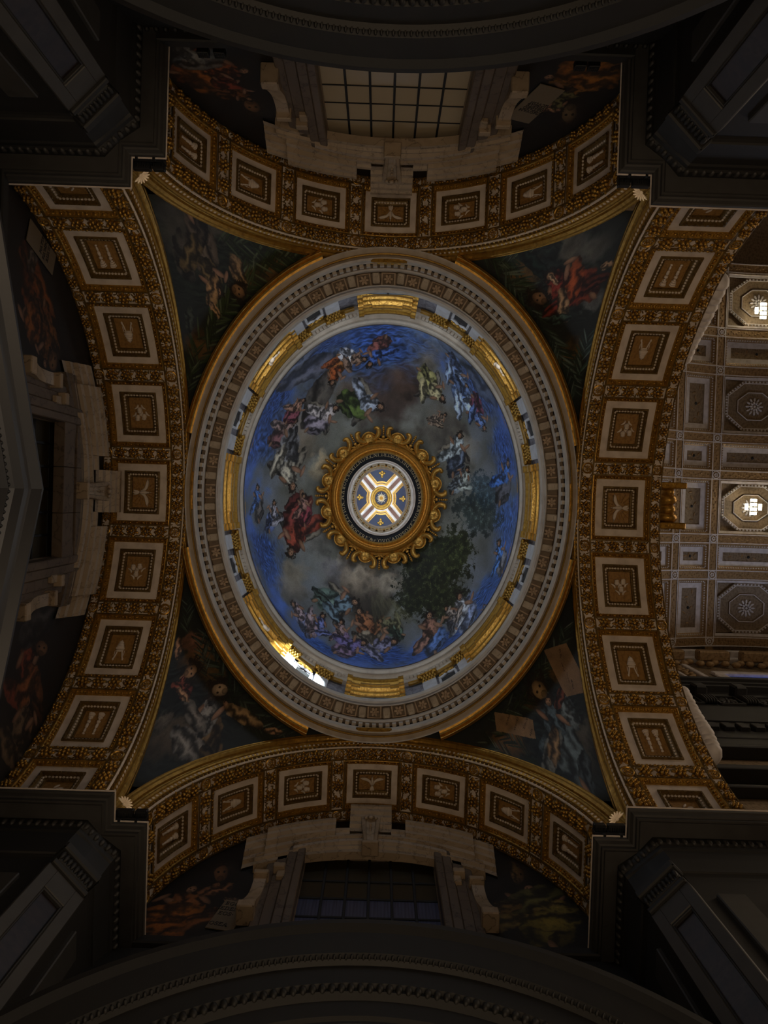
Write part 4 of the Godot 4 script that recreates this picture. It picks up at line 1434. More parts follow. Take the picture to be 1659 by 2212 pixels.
func tablets(q: Array):
	var names := ["pale stone tablet lettered SOLVITE in the chapel-side lunette mosaic", "grey lettered tablet in the lunette mosaic beside the beige panes", "grey tablet lettered EGO REDEMI EOS OSEA beside the curtained window"]
	var sets := [[q[0][0], 5.76, 17.07, Vector2(0.29, 0.68), -0.3, ["SOLVITE", "TEMPLVM", "VELLVM"], 0.17], [q[1][0], 3.35, 17.1, Vector2(0.33, 0.78), -0.35, ["NVMQVAM", "LAETABO", "SVPERTE", "SICVTIN"], 0.12], [q[2][0], -3.2, 16.2, Vector2(0.32, 0.57), -0.2, ["EGO", "REDEMI", "EOS·", "", "OSEA"], 0.2]]
	for i in 3:
		var s: Array = sets[i]
		var W: Wall = s[0]
		var o := base("tablet", names[i], "tablet", "")
		var f := W.xf(s[1], s[2], 0.03)
		var b := MB.new()
		b.box(f * Transform3D(Basis(Vector3.BACK, s[4] if W.side == 3 else -s[4]), Vector3.ZERO), Vector3(s[3].x, s[3].y, 0.012), 0.006)
		part("slab", b, mat("tablet_tesserae", Color(0.42, 0.37, 0.30), 0.6), o)
		lettering(o, W, s[1], s[2] + (0.42 if i == 2 else 0.3), s[4], 0.17 if i == 2 else 0.13, s[5], s[6], 0.044)

# dark arches below the lunettes towards the neighbouring bays, and the chapel gable
func lower_arches():
	var nm := ["dark moulded archway in the shade below the beige-paned window", "dark moulded archway in the shade below the curtained window"]
	for i in 2:
		var s := 1.0 if i == 0 else -1.0
		var o := base("lower_archway", nm[i], "arch", "dark archways between the aisle bays")
		var prof := [[6.12, 6.95, 7.3], [6.12, 6.80, 0], [5.98, 6.78, 0], [5.86, 6.86, 0], [5.45, 6.92, 0], [5.40, 6.98, 0], [5.33, 6.94, 0], [5.30, 7.02, 0], [4.95, 7.04, 0], [4.92, 7.10, 0], [4.80, 7.06, 0], [4.72, 7.14, 0], [4.45, 7.16, 0], [4.40, 7.2, 0], [4.35, 7.2, 0], [4.35, 9.4, 0]]
		var b := MB.new()
		var egg := MB.new()
		for k in prof.size() - 1:
			var rows := []
			for a in 49:
				var t := PI * a / 48.0
				var r := PackedVector3Array()
				for e in 2:
					var q: Array = prof[k + e]
					r.append(Vector3(cos(t) * q[0], 5.28 + sin(t) * q[0] + EY, s * q[1]))
				rows.append(r)
			b.grid(rows)
		# side walls that fill between arch and piers and carry the arch down to the floor
		for k in 2:
			var e := -1.0 if k == 0 else 1.0
			b.box(Transform3D(Basis(), Vector3(e * 5.2, 2.6, s * 8.15)), Vector3(0.85, 4.4, 1.05), 0.05)
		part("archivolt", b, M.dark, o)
		for q in [[4.86, 7.07, 0.10, 110, 0.09], [5.36, 6.95, 0.05, 190, 0.045]]:
			for a in q[3]:
				var t: float = PI * (a + 0.5) / q[3]
				egg.ball(Transform3D(Basis(Vector3.BACK, t) * Basis.from_scale(Vector3(q[4], q[2] * 0.6, 0.07)), Vector3(cos(t) * q[0], 5.28 + sin(t) * q[0] + EY, s * q[1])))
		stuff(part("egg_row", egg, M.dark, o))
		# wall between the archway and the lunette ledge
		b = MB.new()
		var rows := []
		for a in 33:
			var t := PI * a / 32.0
			rows.append(PackedVector3Array([Vector3(cos(t) * 5.9, 5.28 + sin(t) * 5.9 + EY, s * 7.3), Vector3(cos(t) * 5.9, 14.2 + EY, s * 9.2)]))
		b.grid(rows)
		part("spandrel", b, M.dark, o)
	var o := base("chapel_gable", "dark bluish raking gable moulding under the chapel-side lunette", "gable")
	var prof := [[-7.9, 0.55], [-6.62, 0.12], [-6.34, 0.06], [-6.30, 0.0], [-6.30, -0.06], [-6.46, -0.14], [-6.50, -0.36], [-6.44, -0.44], [-6.58, -0.5], [-6.62, -0.62], [-6.58, -0.72], [-6.72, -0.78], [-6.75, -1.1], [-7.3, -1.2], [-7.35, -1.8]]
	for k in 2:
		var s := -1.0 if k == 0 else 1.0
		var b := MB.new()
		for j in prof.size() - 1:
			var rows := []
			for i in 7:
				var z := i / 6.0 * 5.6
				var y := 13.26 - 0.38 * z + EY
				rows.append(PackedVector3Array([Vector3(prof[j][0], y + prof[j][1], s * z), Vector3(prof[j + 1][0], y + prof[j + 1][1], s * z)]))
			b.grid(rows)
		part("raking_cornice", b, mat("bluish_dark_stone", Color(0.13, 0.135, 0.155), 0.4), o)
		b = MB.new()
		for i in 46:
			var z := (i + 0.5) * 0.12
			b.ball(lump(Vector3(-6.62, 13.26 - 0.38 * z + EY - 0.66, s * z), Vector3(0.05, 0.07, 0.045)))
		stuff(part("egg_row", b, M.dark, o))
	var g := MB.new()
	g.box(Transform3D(Basis(), Vector3(-7.6, 6.0, 0)), Vector3(0.25, 6.0, 5.5), 0.05)
	part("back_wall", g, M.dark, o)

func pier_path(k: float, sx: float, sz: float) -> PackedVector2Array:
	# plan of the pier corner; k 0 is the notched cornice, 1 the chamfered wall below it
	var a := PackedVector2Array([Vector2(9.9, 6.18), Vector2(5.29, 6.18), Vector2(5.29, 6.80), Vector2(4.60, 6.80), Vector2(4.60, 9.9)])
	var b := PackedVector2Array([Vector2(9.9, 6.72), Vector2(5.78, 6.72), Vector2(5.44, 7.0), Vector2(5.10, 7.32), Vector2(5.10, 9.9)])
	var r := PackedVector2Array()
	for i in 5: r.append(a[i].lerp(b[i], k) * Vector2(sx, sz))
	return r

func inset_path(d: float, sx: float, sz: float) -> PackedVector2Array:
	# the cornice outline drawn back by d all round, corners kept square
	var r := PackedVector2Array()
	for p in [Vector2(9.9, 6.18 + d), Vector2(5.29 + d, 6.18 + d), Vector2(5.29 + d, 6.80 + d), Vector2(4.60 + d, 6.80 + d), Vector2(4.60 + d, 9.9)]: r.append(p * Vector2(sx, sz))
	return r

func loft(b: MB, lv: Array):
	for k in lv.size() - 1:
		var p: PackedVector2Array = lv[k][0]
		var q: PackedVector2Array = lv[k + 1][0]
		for i in p.size() - 1:
			b.quad(Vector3(p[i].x, lv[k][1] + EY, p[i].y), Vector3(p[i + 1].x, lv[k][1] + EY, p[i + 1].y), Vector3(q[i + 1].x, lv[k + 1][1] + EY, q[i + 1].y), Vector3(q[i].x, lv[k + 1][1] + EY, q[i].y))

func piers():
	var names := ["dark corner pier with panelled pilaster between the chapel side and the beige window", "dark corner pier with panelled pilaster between the nave and the beige window", "dark corner pier with panelled pilaster between the chapel side and the curtained window", "dark corner pier with panelled pilaster between the nave and the curtained window"]
	var sg := [[-1.0, 1.0], [1.0, 1.0], [-1.0, -1.0], [1.0, -1.0]]
	for i in 4:
		var x: float = sg[i][0]
		var z: float = sg[i][1]
		var o := base("corner_pier", names[i], "pier", "corner piers of the bay")
		var b := MB.new()
		var lv := []
		# top of the cornice runs back into the wall
		lv.append([inset_path(0.9, x, z), 14.55])
		for q in [[0.03, 14.55], [0.0, 14.52], [0.0, 14.44], [0.03, 14.42], [0.07, 14.36], [0.11, 14.35], [0.12, 14.28], [0.16, 14.28], [0.17, 14.24], [0.21, 14.24], [0.5, 14.24]]: lv.append([inset_path(q[0], x, z), q[1]])
		loft(b, lv)
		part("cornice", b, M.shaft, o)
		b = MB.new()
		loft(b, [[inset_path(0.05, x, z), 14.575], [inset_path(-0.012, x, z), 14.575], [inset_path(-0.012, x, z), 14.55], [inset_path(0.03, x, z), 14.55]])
		part("lit_edge_strip", b, M.white, o)  # white strip added to paint the floodlight glow along the cornice edge
		b = MB.new()
		lv = []
		for q in [[0.86, 14.24], [0.88, 14.05], [0.95, 14.0], [0.96, 13.9], [1.02, 13.86], [1.03, 13.2], [0.94, 13.14], [0.94, 13.02], [1.0, 13.0], [1.06, 12.95], [1.1, 12.9], [1.1, -1.7]]: lv.append([pier_path(q[0], x, z), q[1]])
		loft(b, lv)
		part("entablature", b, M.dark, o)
		# egg and dart under the corona, leaf frieze below it
		b = MB.new()
		var e := MB.new()
		var path := pier_path(0.9, x, z)
		for k in 4:
			var p := path[k]
			var q := path[k + 1]
			var n := maxi(2, roundi(p.distance_to(q) / 0.17))
			var dir := (q - p).normalized()
			for m in n:
				var t := p.lerp(q, (m + 0.5) / n)
				e.ball(Transform3D(Basis(Vector3.UP, -dir.angle()) * Basis.from_scale(Vector3(0.06, 0.10, 0.06)), Vector3(t.x, 14.10 + EY, t.y)))
		stuff(part("egg_row", e, M.shaft, o))
		# chamfered pilaster: stepped capital, shaft and sunk panel of red breccia
		var c := Vector2(5.44 * x, 7.0 * z)
		var inward := Vector2(-0.63 * x, -0.60 * z).normalized()
		var side := Vector2(-inward.y, inward.x)
		var f := Transform3D(Basis(Vector3(side.x, 0, side.y), Vector3.UP, Vector3(side.x, 0, side.y).cross(Vector3.UP)), Vector3(c.x, EY, c.y))
		if f.basis.z.dot(Vector3(inward.x, 0, inward.y)) < 0.0: f.basis = Basis(-f.basis.x, Vector3.UP, -f.basis.z)
		b = MB.new()
		b.box(f * Transform3D(Basis(), Vector3(0, 12.95, 0.12)), Vector3(0.46, 0.10, 0.16), 0.03)
		b.box(f * Transform3D(Basis(), Vector3(0, 12.72, 0.08)), Vector3(0.40, 0.14, 0.12), 0.03)
		for k in 9: b.ball(f * Transform3D(Basis.from_scale(Vector3(0.05, 0.12, 0.05)), Vector3((k - 4) * 0.09, 12.74, 0.2)))
		b.box(f * Transform3D(Basis(), Vector3(0, 12.5, 0.08)), Vector3(0.44, 0.06, 0.14), 0.02)
		part("capital", b, M.dark, o)
		b = MB.new()
		for k in 2:
			var s := -1.0 if k == 0 else 1.0
			b.box(f * Transform3D(Basis(), Vector3(s * 0.34, 5.35, 0.06)), Vector3(0.11, 7.1, 0.10), 0.015)
		b.box(f * Transform3D(Basis(), Vector3(0, 12.2, 0.06)), Vector3(0.25, 0.25, 0.10), 0.015)
		b.box(f * Transform3D(Basis(), Vector3(0, -1.0, 0.06)), Vector3(0.25, 0.75, 0.10), 0.015)
		var sh := part("pilaster", b, M.shaft, o)
		b = MB.new()
		b.box(f * Transform3D(Basis(), Vector3(0, 5.85, 0.02)), Vector3(0.235, 6.1, 0.06))
		part("panel", b, M.breccia, sh)
		b = MB.new()
		for k in 2:
			var s := -1.0 if k == 0 else 1.0
			b.box(f * Transform3D(Basis(), Vector3(s * 0.215, 5.85, 0.10)), Vector3(0.02, 6.05, 0.04), 0.01)
		b.box(f * Transform3D(Basis(), Vector3(0, 11.93, 0.10)), Vector3(0.235, 0.02, 0.04), 0.01)
		part("panel_frame", b, M.dark, sh)
		# outer pilaster strips on the two faces of the pier
		b = MB.new()
		for q in [[6.35, 6.74, 0.26, 0.05], [7.6, 6.74, 0.5, 0.05]]: b.box(Transform3D(Basis(), Vector3(q[0] * x, 5.0 + EY, q[1] * z)), Vector3(q[2], 7.3, q[3]), 0.02)
		for q in [[5.12, 7.95, 0.05, 0.26]]: b.box(Transform3D(Basis(), Vector3(q[0] * x, 5.0 + EY, q[1] * z)), Vector3(q[2], 7.3, q[3]), 0.02)
		part("side_strip", b, M.shaft, o)

# a canvas for the mosaics; places are given in units of its height
class Canvas:
	var w := 0
	var h := 0
	var px := PackedColorArray()
	var na := FastNoiseLite.new()
	var nb := FastNoiseLite.new()
	var r := RandomNumberGenerator.new()
	func _init(w_: int, h_: int, sd: int):
		w = w_; h = h_
		px.resize(w * h)
		r.seed = sd
		na.seed = sd
		na.frequency = 1.0
		na.fractal_octaves = 4
		nb.seed = sd + 5
		nb.frequency = 1.0
		nb.fractal_octaves = 2
	func blob(mode: int, c: Vector2, s: Vector2, a: float, col: Color, alpha: float):
		var ca := cos(-a)
		var sa := sin(-a)
		var m := maxf(s.x, s.y) * 1.25
		var x0 := maxi(0, int((c.x - m) * h))
		var x1 := mini(w - 1, int((c.x + m) * h))
		var y0 := maxi(0, int((c.y - m) * h))
		var y1 := mini(h - 1, int((c.y + m) * h))
		var z := 1.6 / maxf(m, 0.01)
		var fold := r.randf_range(3.0, 5.0)
		var off := r.randf() * 50.0
		for y in range(y0, y1 + 1):
			for x in range(x0, x1 + 1):
				var p := Vector2((x + 0.5) / h - c.x, (y + 0.5) / h - c.y)
				var l := Vector2((p.x * ca - p.y * sa) / s.x, (p.x * sa + p.y * ca) / s.y)
				var d := l.length()
				if d > 1.3: continue
				var n := na.get_noise_2d(p.x * z + off, p.y * z)
				var k := 0.0
				var f := 1.0
				if mode == 0:
					d += n * 0.55
					k = smoothstep(1.0, 0.45, d)
					f = 1.05 + n * 0.5 - 0.35 * (p.x * 0.4 + p.y) * z
				elif mode == 1:
					d += n * 0.30
					k = smoothstep(1.0, 0.90, d)
					f = sin(l.y * fold + n * 4.0 + l.x * 1.2)
					f = (0.92 + 0.52 * f) * (1.12 - 0.45 * d * d)
				elif mode == 2:
					d += n * 0.10
					k = smoothstep(1.0, 0.85, d)
					f = 1.15 - 0.5 * d * d - 0.2 * l.y
				elif mode == 3:
					var g := nb.get_noise_2d(x * 0.045, y * 0.045) * 0.7 + nb.get_noise_2d(x * 0.2, y * 0.2) * 0.5
					d += n * 0.6
					k = smoothstep(1.05, 0.85, d + g * 0.55)
					f = 0.70 + 1.5 * maxf(g, 0.0) + 0.4 * n
				elif mode == 4:
					var g := nb.get_noise_2d(l.x * 4.0 + off, l.y * 14.0 + n * 3.0)
					k = smoothstep(1.15, 0.3, d + n * 0.4)
					f = 0.95 + 0.9 * g
				else:
					k = 1.0 if absf(l.x) < 1.0 and absf(l.y) < 0.42 - 0.1 * maxf(0.0, l.x - 0.7) else 0.0
					f = 1.0 + 0.2 * n
				if k > 0.004:
					var i := y * w + x
					var o := px[i]
					px[i] = o.lerp(Color(col.r * f, col.g * f, col.b * f, 1.0), k * alpha)
	func cloud(c: Vector2, s: Vector2, a: float, col: String, alpha: float): blob(0, c, s, a, Color(col), alpha)
	func water(c: Vector2, s: Vector2, a: float, col: String, alpha: float): blob(4, c, s, a, Color(col), alpha)
	func leafy(c: Vector2, s: Vector2, a: float, col: String, alpha: float): blob(3, c, s, a, Color(col), alpha)
	func limb(c: Vector2, s: Vector2, a: float, col: String, alpha: float): blob(1, c, Vector2(s.x, s.y * 0.34), a, Color(col), alpha)
	func slab(c: Vector2, s: Vector2, a: float, col: String): blob(5, c, s, a, Color(col), 1.0)
	func face(c: Vector2, s: Vector2, a: float, col: String):
		var d := Vector2.from_angle(a)
		blob(3, c + d * s.x * 0.25, s * 1.15, a, Color("2c221a"), 0.95)
		blob(2, c, Vector2(s.x * 0.8, s.y * 0.62), a, Color(col), 1.0)
		blob(2, c - d * s.x * 0.5, Vector2(s.x * 0.3, s.y * 0.3), a, Color(col).darkened(0.35), 0.7)
		for e in [-0.25, 0.25]: blob(2, c + d.orthogonal() * s.y * e + d * s.x * 0.1, s * 0.11, a, Color("1c130e"), 0.9)
	func frond(c: Vector2, s: Vector2, a: float, col: String, alpha: float):
		for i in 26:
			var t := r.randf_range(-1.0, 1.0)
			var sd := -1.0 if r.randf() < 0.5 else 1.0
			var p := c + Vector2.from_angle(a) * s.x * t
			var q := a + sd * r.randf_range(0.35, 0.75)
			blob(2, p + Vector2.from_angle(q) * s.x * 0.28, Vector2(s.x * 0.42, s.x * 0.035), q, Color(col).lightened(r.randf_range(-0.12, 0.22)) if r.randf() < 0.6 else Color(col).darkened(0.35), alpha)
	# a robed figure; a is the direction of its head
	func person(c: Vector2, s: Vector2, a: float, robe: String, over: String, wings: bool):
		var u := Vector2.from_angle(a)
		var t := u.orthogonal() * (1.0 if r.randf() < 0.5 else -1.0)
		var k := (s.x + s.y) * 0.5
		if wings:
			for e in [-1.0, 1.0]:
				var q: float = a + PI + e * 0.9
				blob(1, c + u * k * 0.25 + Vector2.from_angle(q) * k * 0.5, Vector2(k * 0.55, k * 0.17), q, Color("6a655a") if e > 0 else Color("4a4640"), 0.9)
		blob(1, c - u * k * 0.42 + t * k * 0.10, Vector2(k * 0.72, k * 0.44), a + 0.3, Color(robe), 0.98)
		blob(1, c - u * k * 0.30 - t * k * 0.34, Vector2(k * 0.60, k * 0.22), a + 0.9, Color(over), 0.95)
		blob(1, c - u * k * 0.75 + t * k * 0.30, Vector2(k * 0.40, k * 0.16), a + 0.7, Color(robe).darkened(0.35), 0.95)
		blob(2, c - u * k * 1.0 + t * k * 0.10, Vector2(k * 0.16, k * 0.075), a - 0.2, Color("8a6a52"), 0.9)
		blob(1, c + u * k * 0.16, Vector2(k * 0.42, k * 0.33), a, Color(over), 0.98)
		blob(2, c + u * k * 0.14 + t * k * 0.30, Vector2(k * 0.22, k * 0.085), a + 2.2, Color("93705a"), 0.95)
		blob(2, c + u * k * 0.24 + t * k * 0.50, Vector2(k * 0.20, k * 0.065), a + 0.7, Color("93705a"), 0.95)
		blob(2, c + u * k * 0.28 - t * k * 0.26, Vector2(k * 0.20, k * 0.075), a - 0.8, Color("8a664e"), 0.9)
		face(c + u * k * 0.56 + t * k * 0.06, Vector2(k * 0.15, k * 0.15), a + 0.3, "9a765c")
	# block letters written as short strokes, for the lettered tablets
	func script(c: Vector2, a: float, size: float, count: int, col: Color):
		var u := Vector2.from_angle(a)
		var t := u.orthogonal()
		for i in count:
			var p := c + u * (i - (count - 1) * 0.5) * size * 0.95
			blob(2, p - t * size * 0.34, Vector2(size * 0.36, size * 0.11), a, col, 1.0)
			var kind := r.randi() % 4
			blob(2, p + u * size * 0.26, Vector2(size * 0.40, size * 0.085), a + PI / 2, col, 1.0)
			if kind == 1: blob(2, p - u * size * 0.26, Vector2(size * 0.3, size * 0.085), a + PI / 2, col, 1.0)
			if kind == 2: blob(2, p + t * size * 0.34, Vector2(size * 0.3, size * 0.1), a, col, 1.0)
			if kind == 3: blob(2, p - u * size * 0.12 + t * size * 0.1, Vector2(size * 0.34, size * 0.085), a + 0.8, col, 1.0)
	func texture(grit: float) -> ImageTexture:
		for i in px.size():
			var k := 1.0 + r.randf_range(-grit, grit)
			var o := px[i]
			px[i] = Color(o.r * k, o.g * k, o.b * k, 1.0)
		var im := Image.create_from_data(w, h, false, Image.FORMAT_RGBAF, px.to_byte_array())
		im.convert(Image.FORMAT_RGBA8)
		return ImageTexture.create_from_image(im)


func dome_painting() -> ImageTexture:
	var c := Canvas.new(1152, 1152, 11)
	var haze := noise(0.006, 4, FastNoiseLite.TYPE_SIMPLEX_SMOOTH, 21)
	for y in c.h:
		for x in c.w:
			var p := Vector2(x + 0.5, y + 0.5) / c.h - Vector2(0.5, 0.5)
			var q := p.length() * 2.0
			var n := haze.get_noise_2d(x, y)
			var col := Color(0.47, 0.48, 0.45).lerp(Color(0.42, 0.45, 0.49), smoothstep(0.45, 0.85, q + n * 0.25)).lerp(Color(0.29, 0.40, 0.66), smoothstep(0.80, 1.0, q + n * 0.3))
			var k := 1.0 + n * 0.35
			c.px[y * c.w + x] = Color(col.r * k, col.g * k, col.b * k)
	c.cloud(Vector2(0.237, 0.357), Vector2(0.087, 0.103), -1.02, "8a7a66", 0.55)
	c.cloud(Vector2(0.332, 0.428), Vector2(0.051, 0.051), -0.66, "c9b48e", 0.6)
	c.cloud(Vector2(0.513, 0.243), Vector2(0.134, 0.115), -0.05, "4a3b34", 0.9)
	c.cloud(Vector2(0.568, 0.190), Vector2(0.092, 0.076), -0.38, "544238", 0.9)
	c.cloud(Vector2(0.416, 0.233), Vector2(0.083, 0.074), -0.02, "5c4c40", 0.7)
	c.cloud(Vector2(0.624, 0.100), Vector2(0.093, 0.092), 0.20, "9a8a70", 0.6)
	c.cloud(Vector2(0.680, 0.334), Vector2(0.091, 0.093), 0.75, "57524a", 0.8)
	c.cloud(Vector2(0.739, 0.380), Vector2(0.064, 0.071), 0.91, "8e8676", 0.5)
	c.cloud(Vector2(0.380, 0.700), Vector2(0.055, 0.062), -1.57, "6d6c72", 0.8)
	c.cloud(Vector2(0.401, 0.668), Vector2(0.036, 0.041), -1.58, "9a938a", 0.6)
	c.cloud(Vector2(0.463, 0.758), Vector2(0.124, 0.123), -0.02, "3c362f", 0.9)
	c.cloud(Vector2(0.449, 0.715), Vector2(0.065, 0.060), -0.03, "9c9180", 0.85)
	c.cloud(Vector2(0.530, 0.725), Vector2(0.048, 0.044), -0.02, "a59a88", 0.7)
	c.cloud(Vector2(0.225, 0.735), Vector2(0.088, 0.074), -0.61, "8c8270", 0.6)
	c.cloud(Vector2(0.324, 0.617), Vector2(0.051, 0.053), -0.99, "6c6a68", 0.5)
	c.cloud(Vector2(0.589, 0.008), Vector2(0.091, 0.096), 0.27, "8fa3b8", 0.6)
	c.cloud(Vector2(0.700, 0.042), Vector2(0.075, 0.070), 0.49, "7b8fae", 0.6)
	c.water(Vector2(0.061, 0.349), Vector2(0.094, 0.153), -1.54, "2f4f92", 0.8)
	c.water(Vector2(0.116, 0.669), Vector2(0.105, 0.082), 1.17, "2c4c90", 0.9)
	c.water(Vector2(0.136, 0.840), Vector2(0.105, 0.012), 0.73, "27458a", 0.95)
	c.water(Vector2(0.315, 0.934), Vector2(0.128, 0.029), 0.26, "31549a", 0.95)
	c.water(Vector2(0.528, 0.946), Vector2(0.153, 0.053), 0.09, "2d4d94", 0.95)
	c.water(Vector2(0.720, 0.907), Vector2(0.129, 0.037), -0.34, "2c4b8c", 0.85)
	c.water(Vector2(0.871, 0.756), Vector2(0.124, 0.050), -0.68, "35589c", 0.9)
	c.water(Vector2(0.923, 0.559), Vector2(0.115, 0.073), -1.46, "3a60a8", 0.9)
	c.water(Vector2(0.908, 0.369), Vector2(0.105, 0.074), -1.69, "33549a", 0.9)
	c.water(Vector2(0.828, 0.203), Vector2(0.112, 0.066), -2.08, "3a5590", 0.85)
	c.water(Vector2(0.492, 0.051), Vector2(0.183, 0.162), -0.10, "34559c", 0.9)
	c.water(Vector2(0.248, 0.092), Vector2(0.123, 0.148), -0.60, "3a4f80", 0.8)
	c.water(Vector2(0.106, 0.228), Vector2(0.099, 0.150), -0.91, "2f4a86", 0.85)
	c.leafy(Vector2(0.666, 0.686), Vector2(0.104, 0.109), -0.46, "343a20", 0.95)
	c.leafy(Vector2(0.727, 0.631), Vector2(0.065, 0.064), -0.43, "3c4426", 0.95)
	c.leafy(Vector2(0.609, 0.755), Vector2(0.060, 0.064), -0.49, "2c321c", 0.95)
	c.leafy(Vector2(0.707, 0.769), Vector2(0.073, 0.069), -0.09, "30361f", 0.9)
	c.leafy(Vector2(0.798, 0.534), Vector2(0.055, 0.086), -1.38, "3f4e4c", 0.8)
	c.leafy(Vector2(0.821, 0.473), Vector2(0.044, 0.069), -1.32, "405a6a", 0.7)
	c.limb(Vector2(0.298, 0.232), Vector2(0.098, 0.111), -1.10, "4b4640", 0.9)
	c.limb(Vector2(0.231, 0.157), Vector2(0.122, 0.130), -0.34, "5a5a64", 0.8)
	c.limb(Vector2(0.185, 0.112), Vector2(0.093, 0.109), -0.59, "666a78", 0.7)
	c.limb(Vector2(0.760, 0.073), Vector2(0.115, 0.121), 0.66, "4c5668", 0.7)
	c.limb(Vector2(0.838, 0.171), Vector2(0.088, 0.125), 0.74, "4a505c", 0.7)
	c.person(Vector2(0.445, 0.257), Vector2(0.084, 0.075), 0.13, "4f6130", "8d97a8", true)
	c.person(Vector2(0.342, 0.166), Vector2(0.055, 0.074), 1.83, "8a5a30", "8a4a28", false)
	c.person(Vector2(0.399, 0.132), Vector2(0.060, 0.055), 0.17, "c3c6d2", "7a6455", false)
	c.person(Vector2(0.472, 0.117), Vector2(0.063, 0.072), 2.06, "7a4a44", "3e5ca0", false)
	c.person(Vector2(0.321, 0.290), Vector2(0.066, 0.067), -0.57, "7c7682", "a09a9a", true)
	c.person(Vector2(0.190, 0.325), Vector2(0.064, 0.070), -0.58, "6a4a4c", "7d6a64", false)
	c.person(Vector2(0.223, 0.269), Vector2(0.045, 0.056), -0.82, "70404a", "8a6a5a", false)
	c.person(Vector2(0.647, 0.211), Vector2(0.065, 0.071), 0.79, "8c8a5c", "a09a78", true)
	c.person(Vector2(0.741, 0.160), Vector2(0.060, 0.080), 1.02, "5a6f9c", "8ba0c4", false)
	c.person(Vector2(0.764, 0.240), Vector2(0.069, 0.080), 0.71, "6a84b4", "9db0cc", false)
	c.person(Vector2(0.804, 0.276), Vector2(0.051, 0.070), 1.16, "6a3e52", "5a74a8", false)
	c.person(Vector2(0.716, 0.369), Vector2(0.060, 0.075), -1.33, "5d6a80", "9aa6ac", true)
	c.person(Vector2(0.739, 0.445), Vector2(0.045, 0.051), -0.94, "7d8890", "9aa4a0", false)
	c.person(Vector2(0.666, 0.292), Vector2(0.039, 0.032), -0.49, "8a7a6a", "7a6a5a", false)
	c.person(Vector2(0.215, 0.430), Vector2(0.073, 0.112), 1.28, "7a7c80", "9a9688", true)
	c.person(Vector2(0.250, 0.597), Vector2(0.084, 0.115), 1.83, "6e3530", "7a3a2c", true)
	c.person(Vector2(0.272, 0.530), Vector2(0.043, 0.052), -1.61, "7a3c44", "8a6a60", false)
	c.person(Vector2(0.166, 0.552), Vector2(0.042, 0.058), -1.33, "5a6a98", "8a8a94", false)
	c.person(Vector2(0.385, 0.781), Vector2(0.082, 0.080), -0.05, "566a64", "5a6e7c", true)
	c.person(Vector2(0.464, 0.837), Vector2(0.073, 0.078), -1.95, "6e4632", "7a5238", false)
	c.person(Vector2(0.382, 0.864), Vector2(0.051, 0.055), -1.52, "6a5a78", "7d6a6a", false)
	c.person(Vector2(0.539, 0.835), Vector2(0.057, 0.053), -2.67, "4a5c50", "6a6a50", false)
	c.person(Vector2(0.510, 0.898), Vector2(0.073, 0.092), -0.09, "8d8474", "6a6a84", false)
	c.person(Vector2(0.418, 0.908), Vector2(0.066, 0.077), -0.42, "6c5a70", "5a5480", false)
	c.person(Vector2(0.675, 0.860), Vector2(0.086, 0.099), -1.90, "4a6494", "7a5a4c", false)
	c.person(Vector2(0.783, 0.803), Vector2(0.081, 0.098), -2.15, "7a86a4", "a4a8b0", false)
	c.person(Vector2(0.740, 0.813), Vector2(0.059, 0.055), -2.27, "6a6a74", "8a8078", false)
	c.person(Vector2(0.246, 0.830), Vector2(0.059, 0.080), -2.12, "6a7090", "8a7a80", false)
	c.person(Vector2(0.311, 0.850), Vector2(0.061, 0.055), -0.97, "7a6a72", "5a6494", false)
	c.person(Vector2(0.092, 0.518), Vector2(0.043, 0.071), -1.64, "54504e", "3f5f9a", false)
	c.person(Vector2(0.903, 0.433), Vector2(0.057, 0.094), -1.17, "4a4a52", "3e68b0", false)
	c.person(Vector2(0.906, 0.649), Vector2(0.057, 0.074), -2.07, "6a6a70", "4a78c0", false)
	c.person(Vector2(0.889, 0.815), Vector2(0.025, 0.040), -2.15, "7a86a0", "5070a8", false)
	# light rays under the dark cloud
	for i in 9: c.blob(0, Vector2(0.49 + i * 0.012, 0.80), Vector2(0.075, 0.008), 1.2 - i * 0.09 + 0.2, Color("6a6a4e"), 0.35)
	return c.texture(0.10)

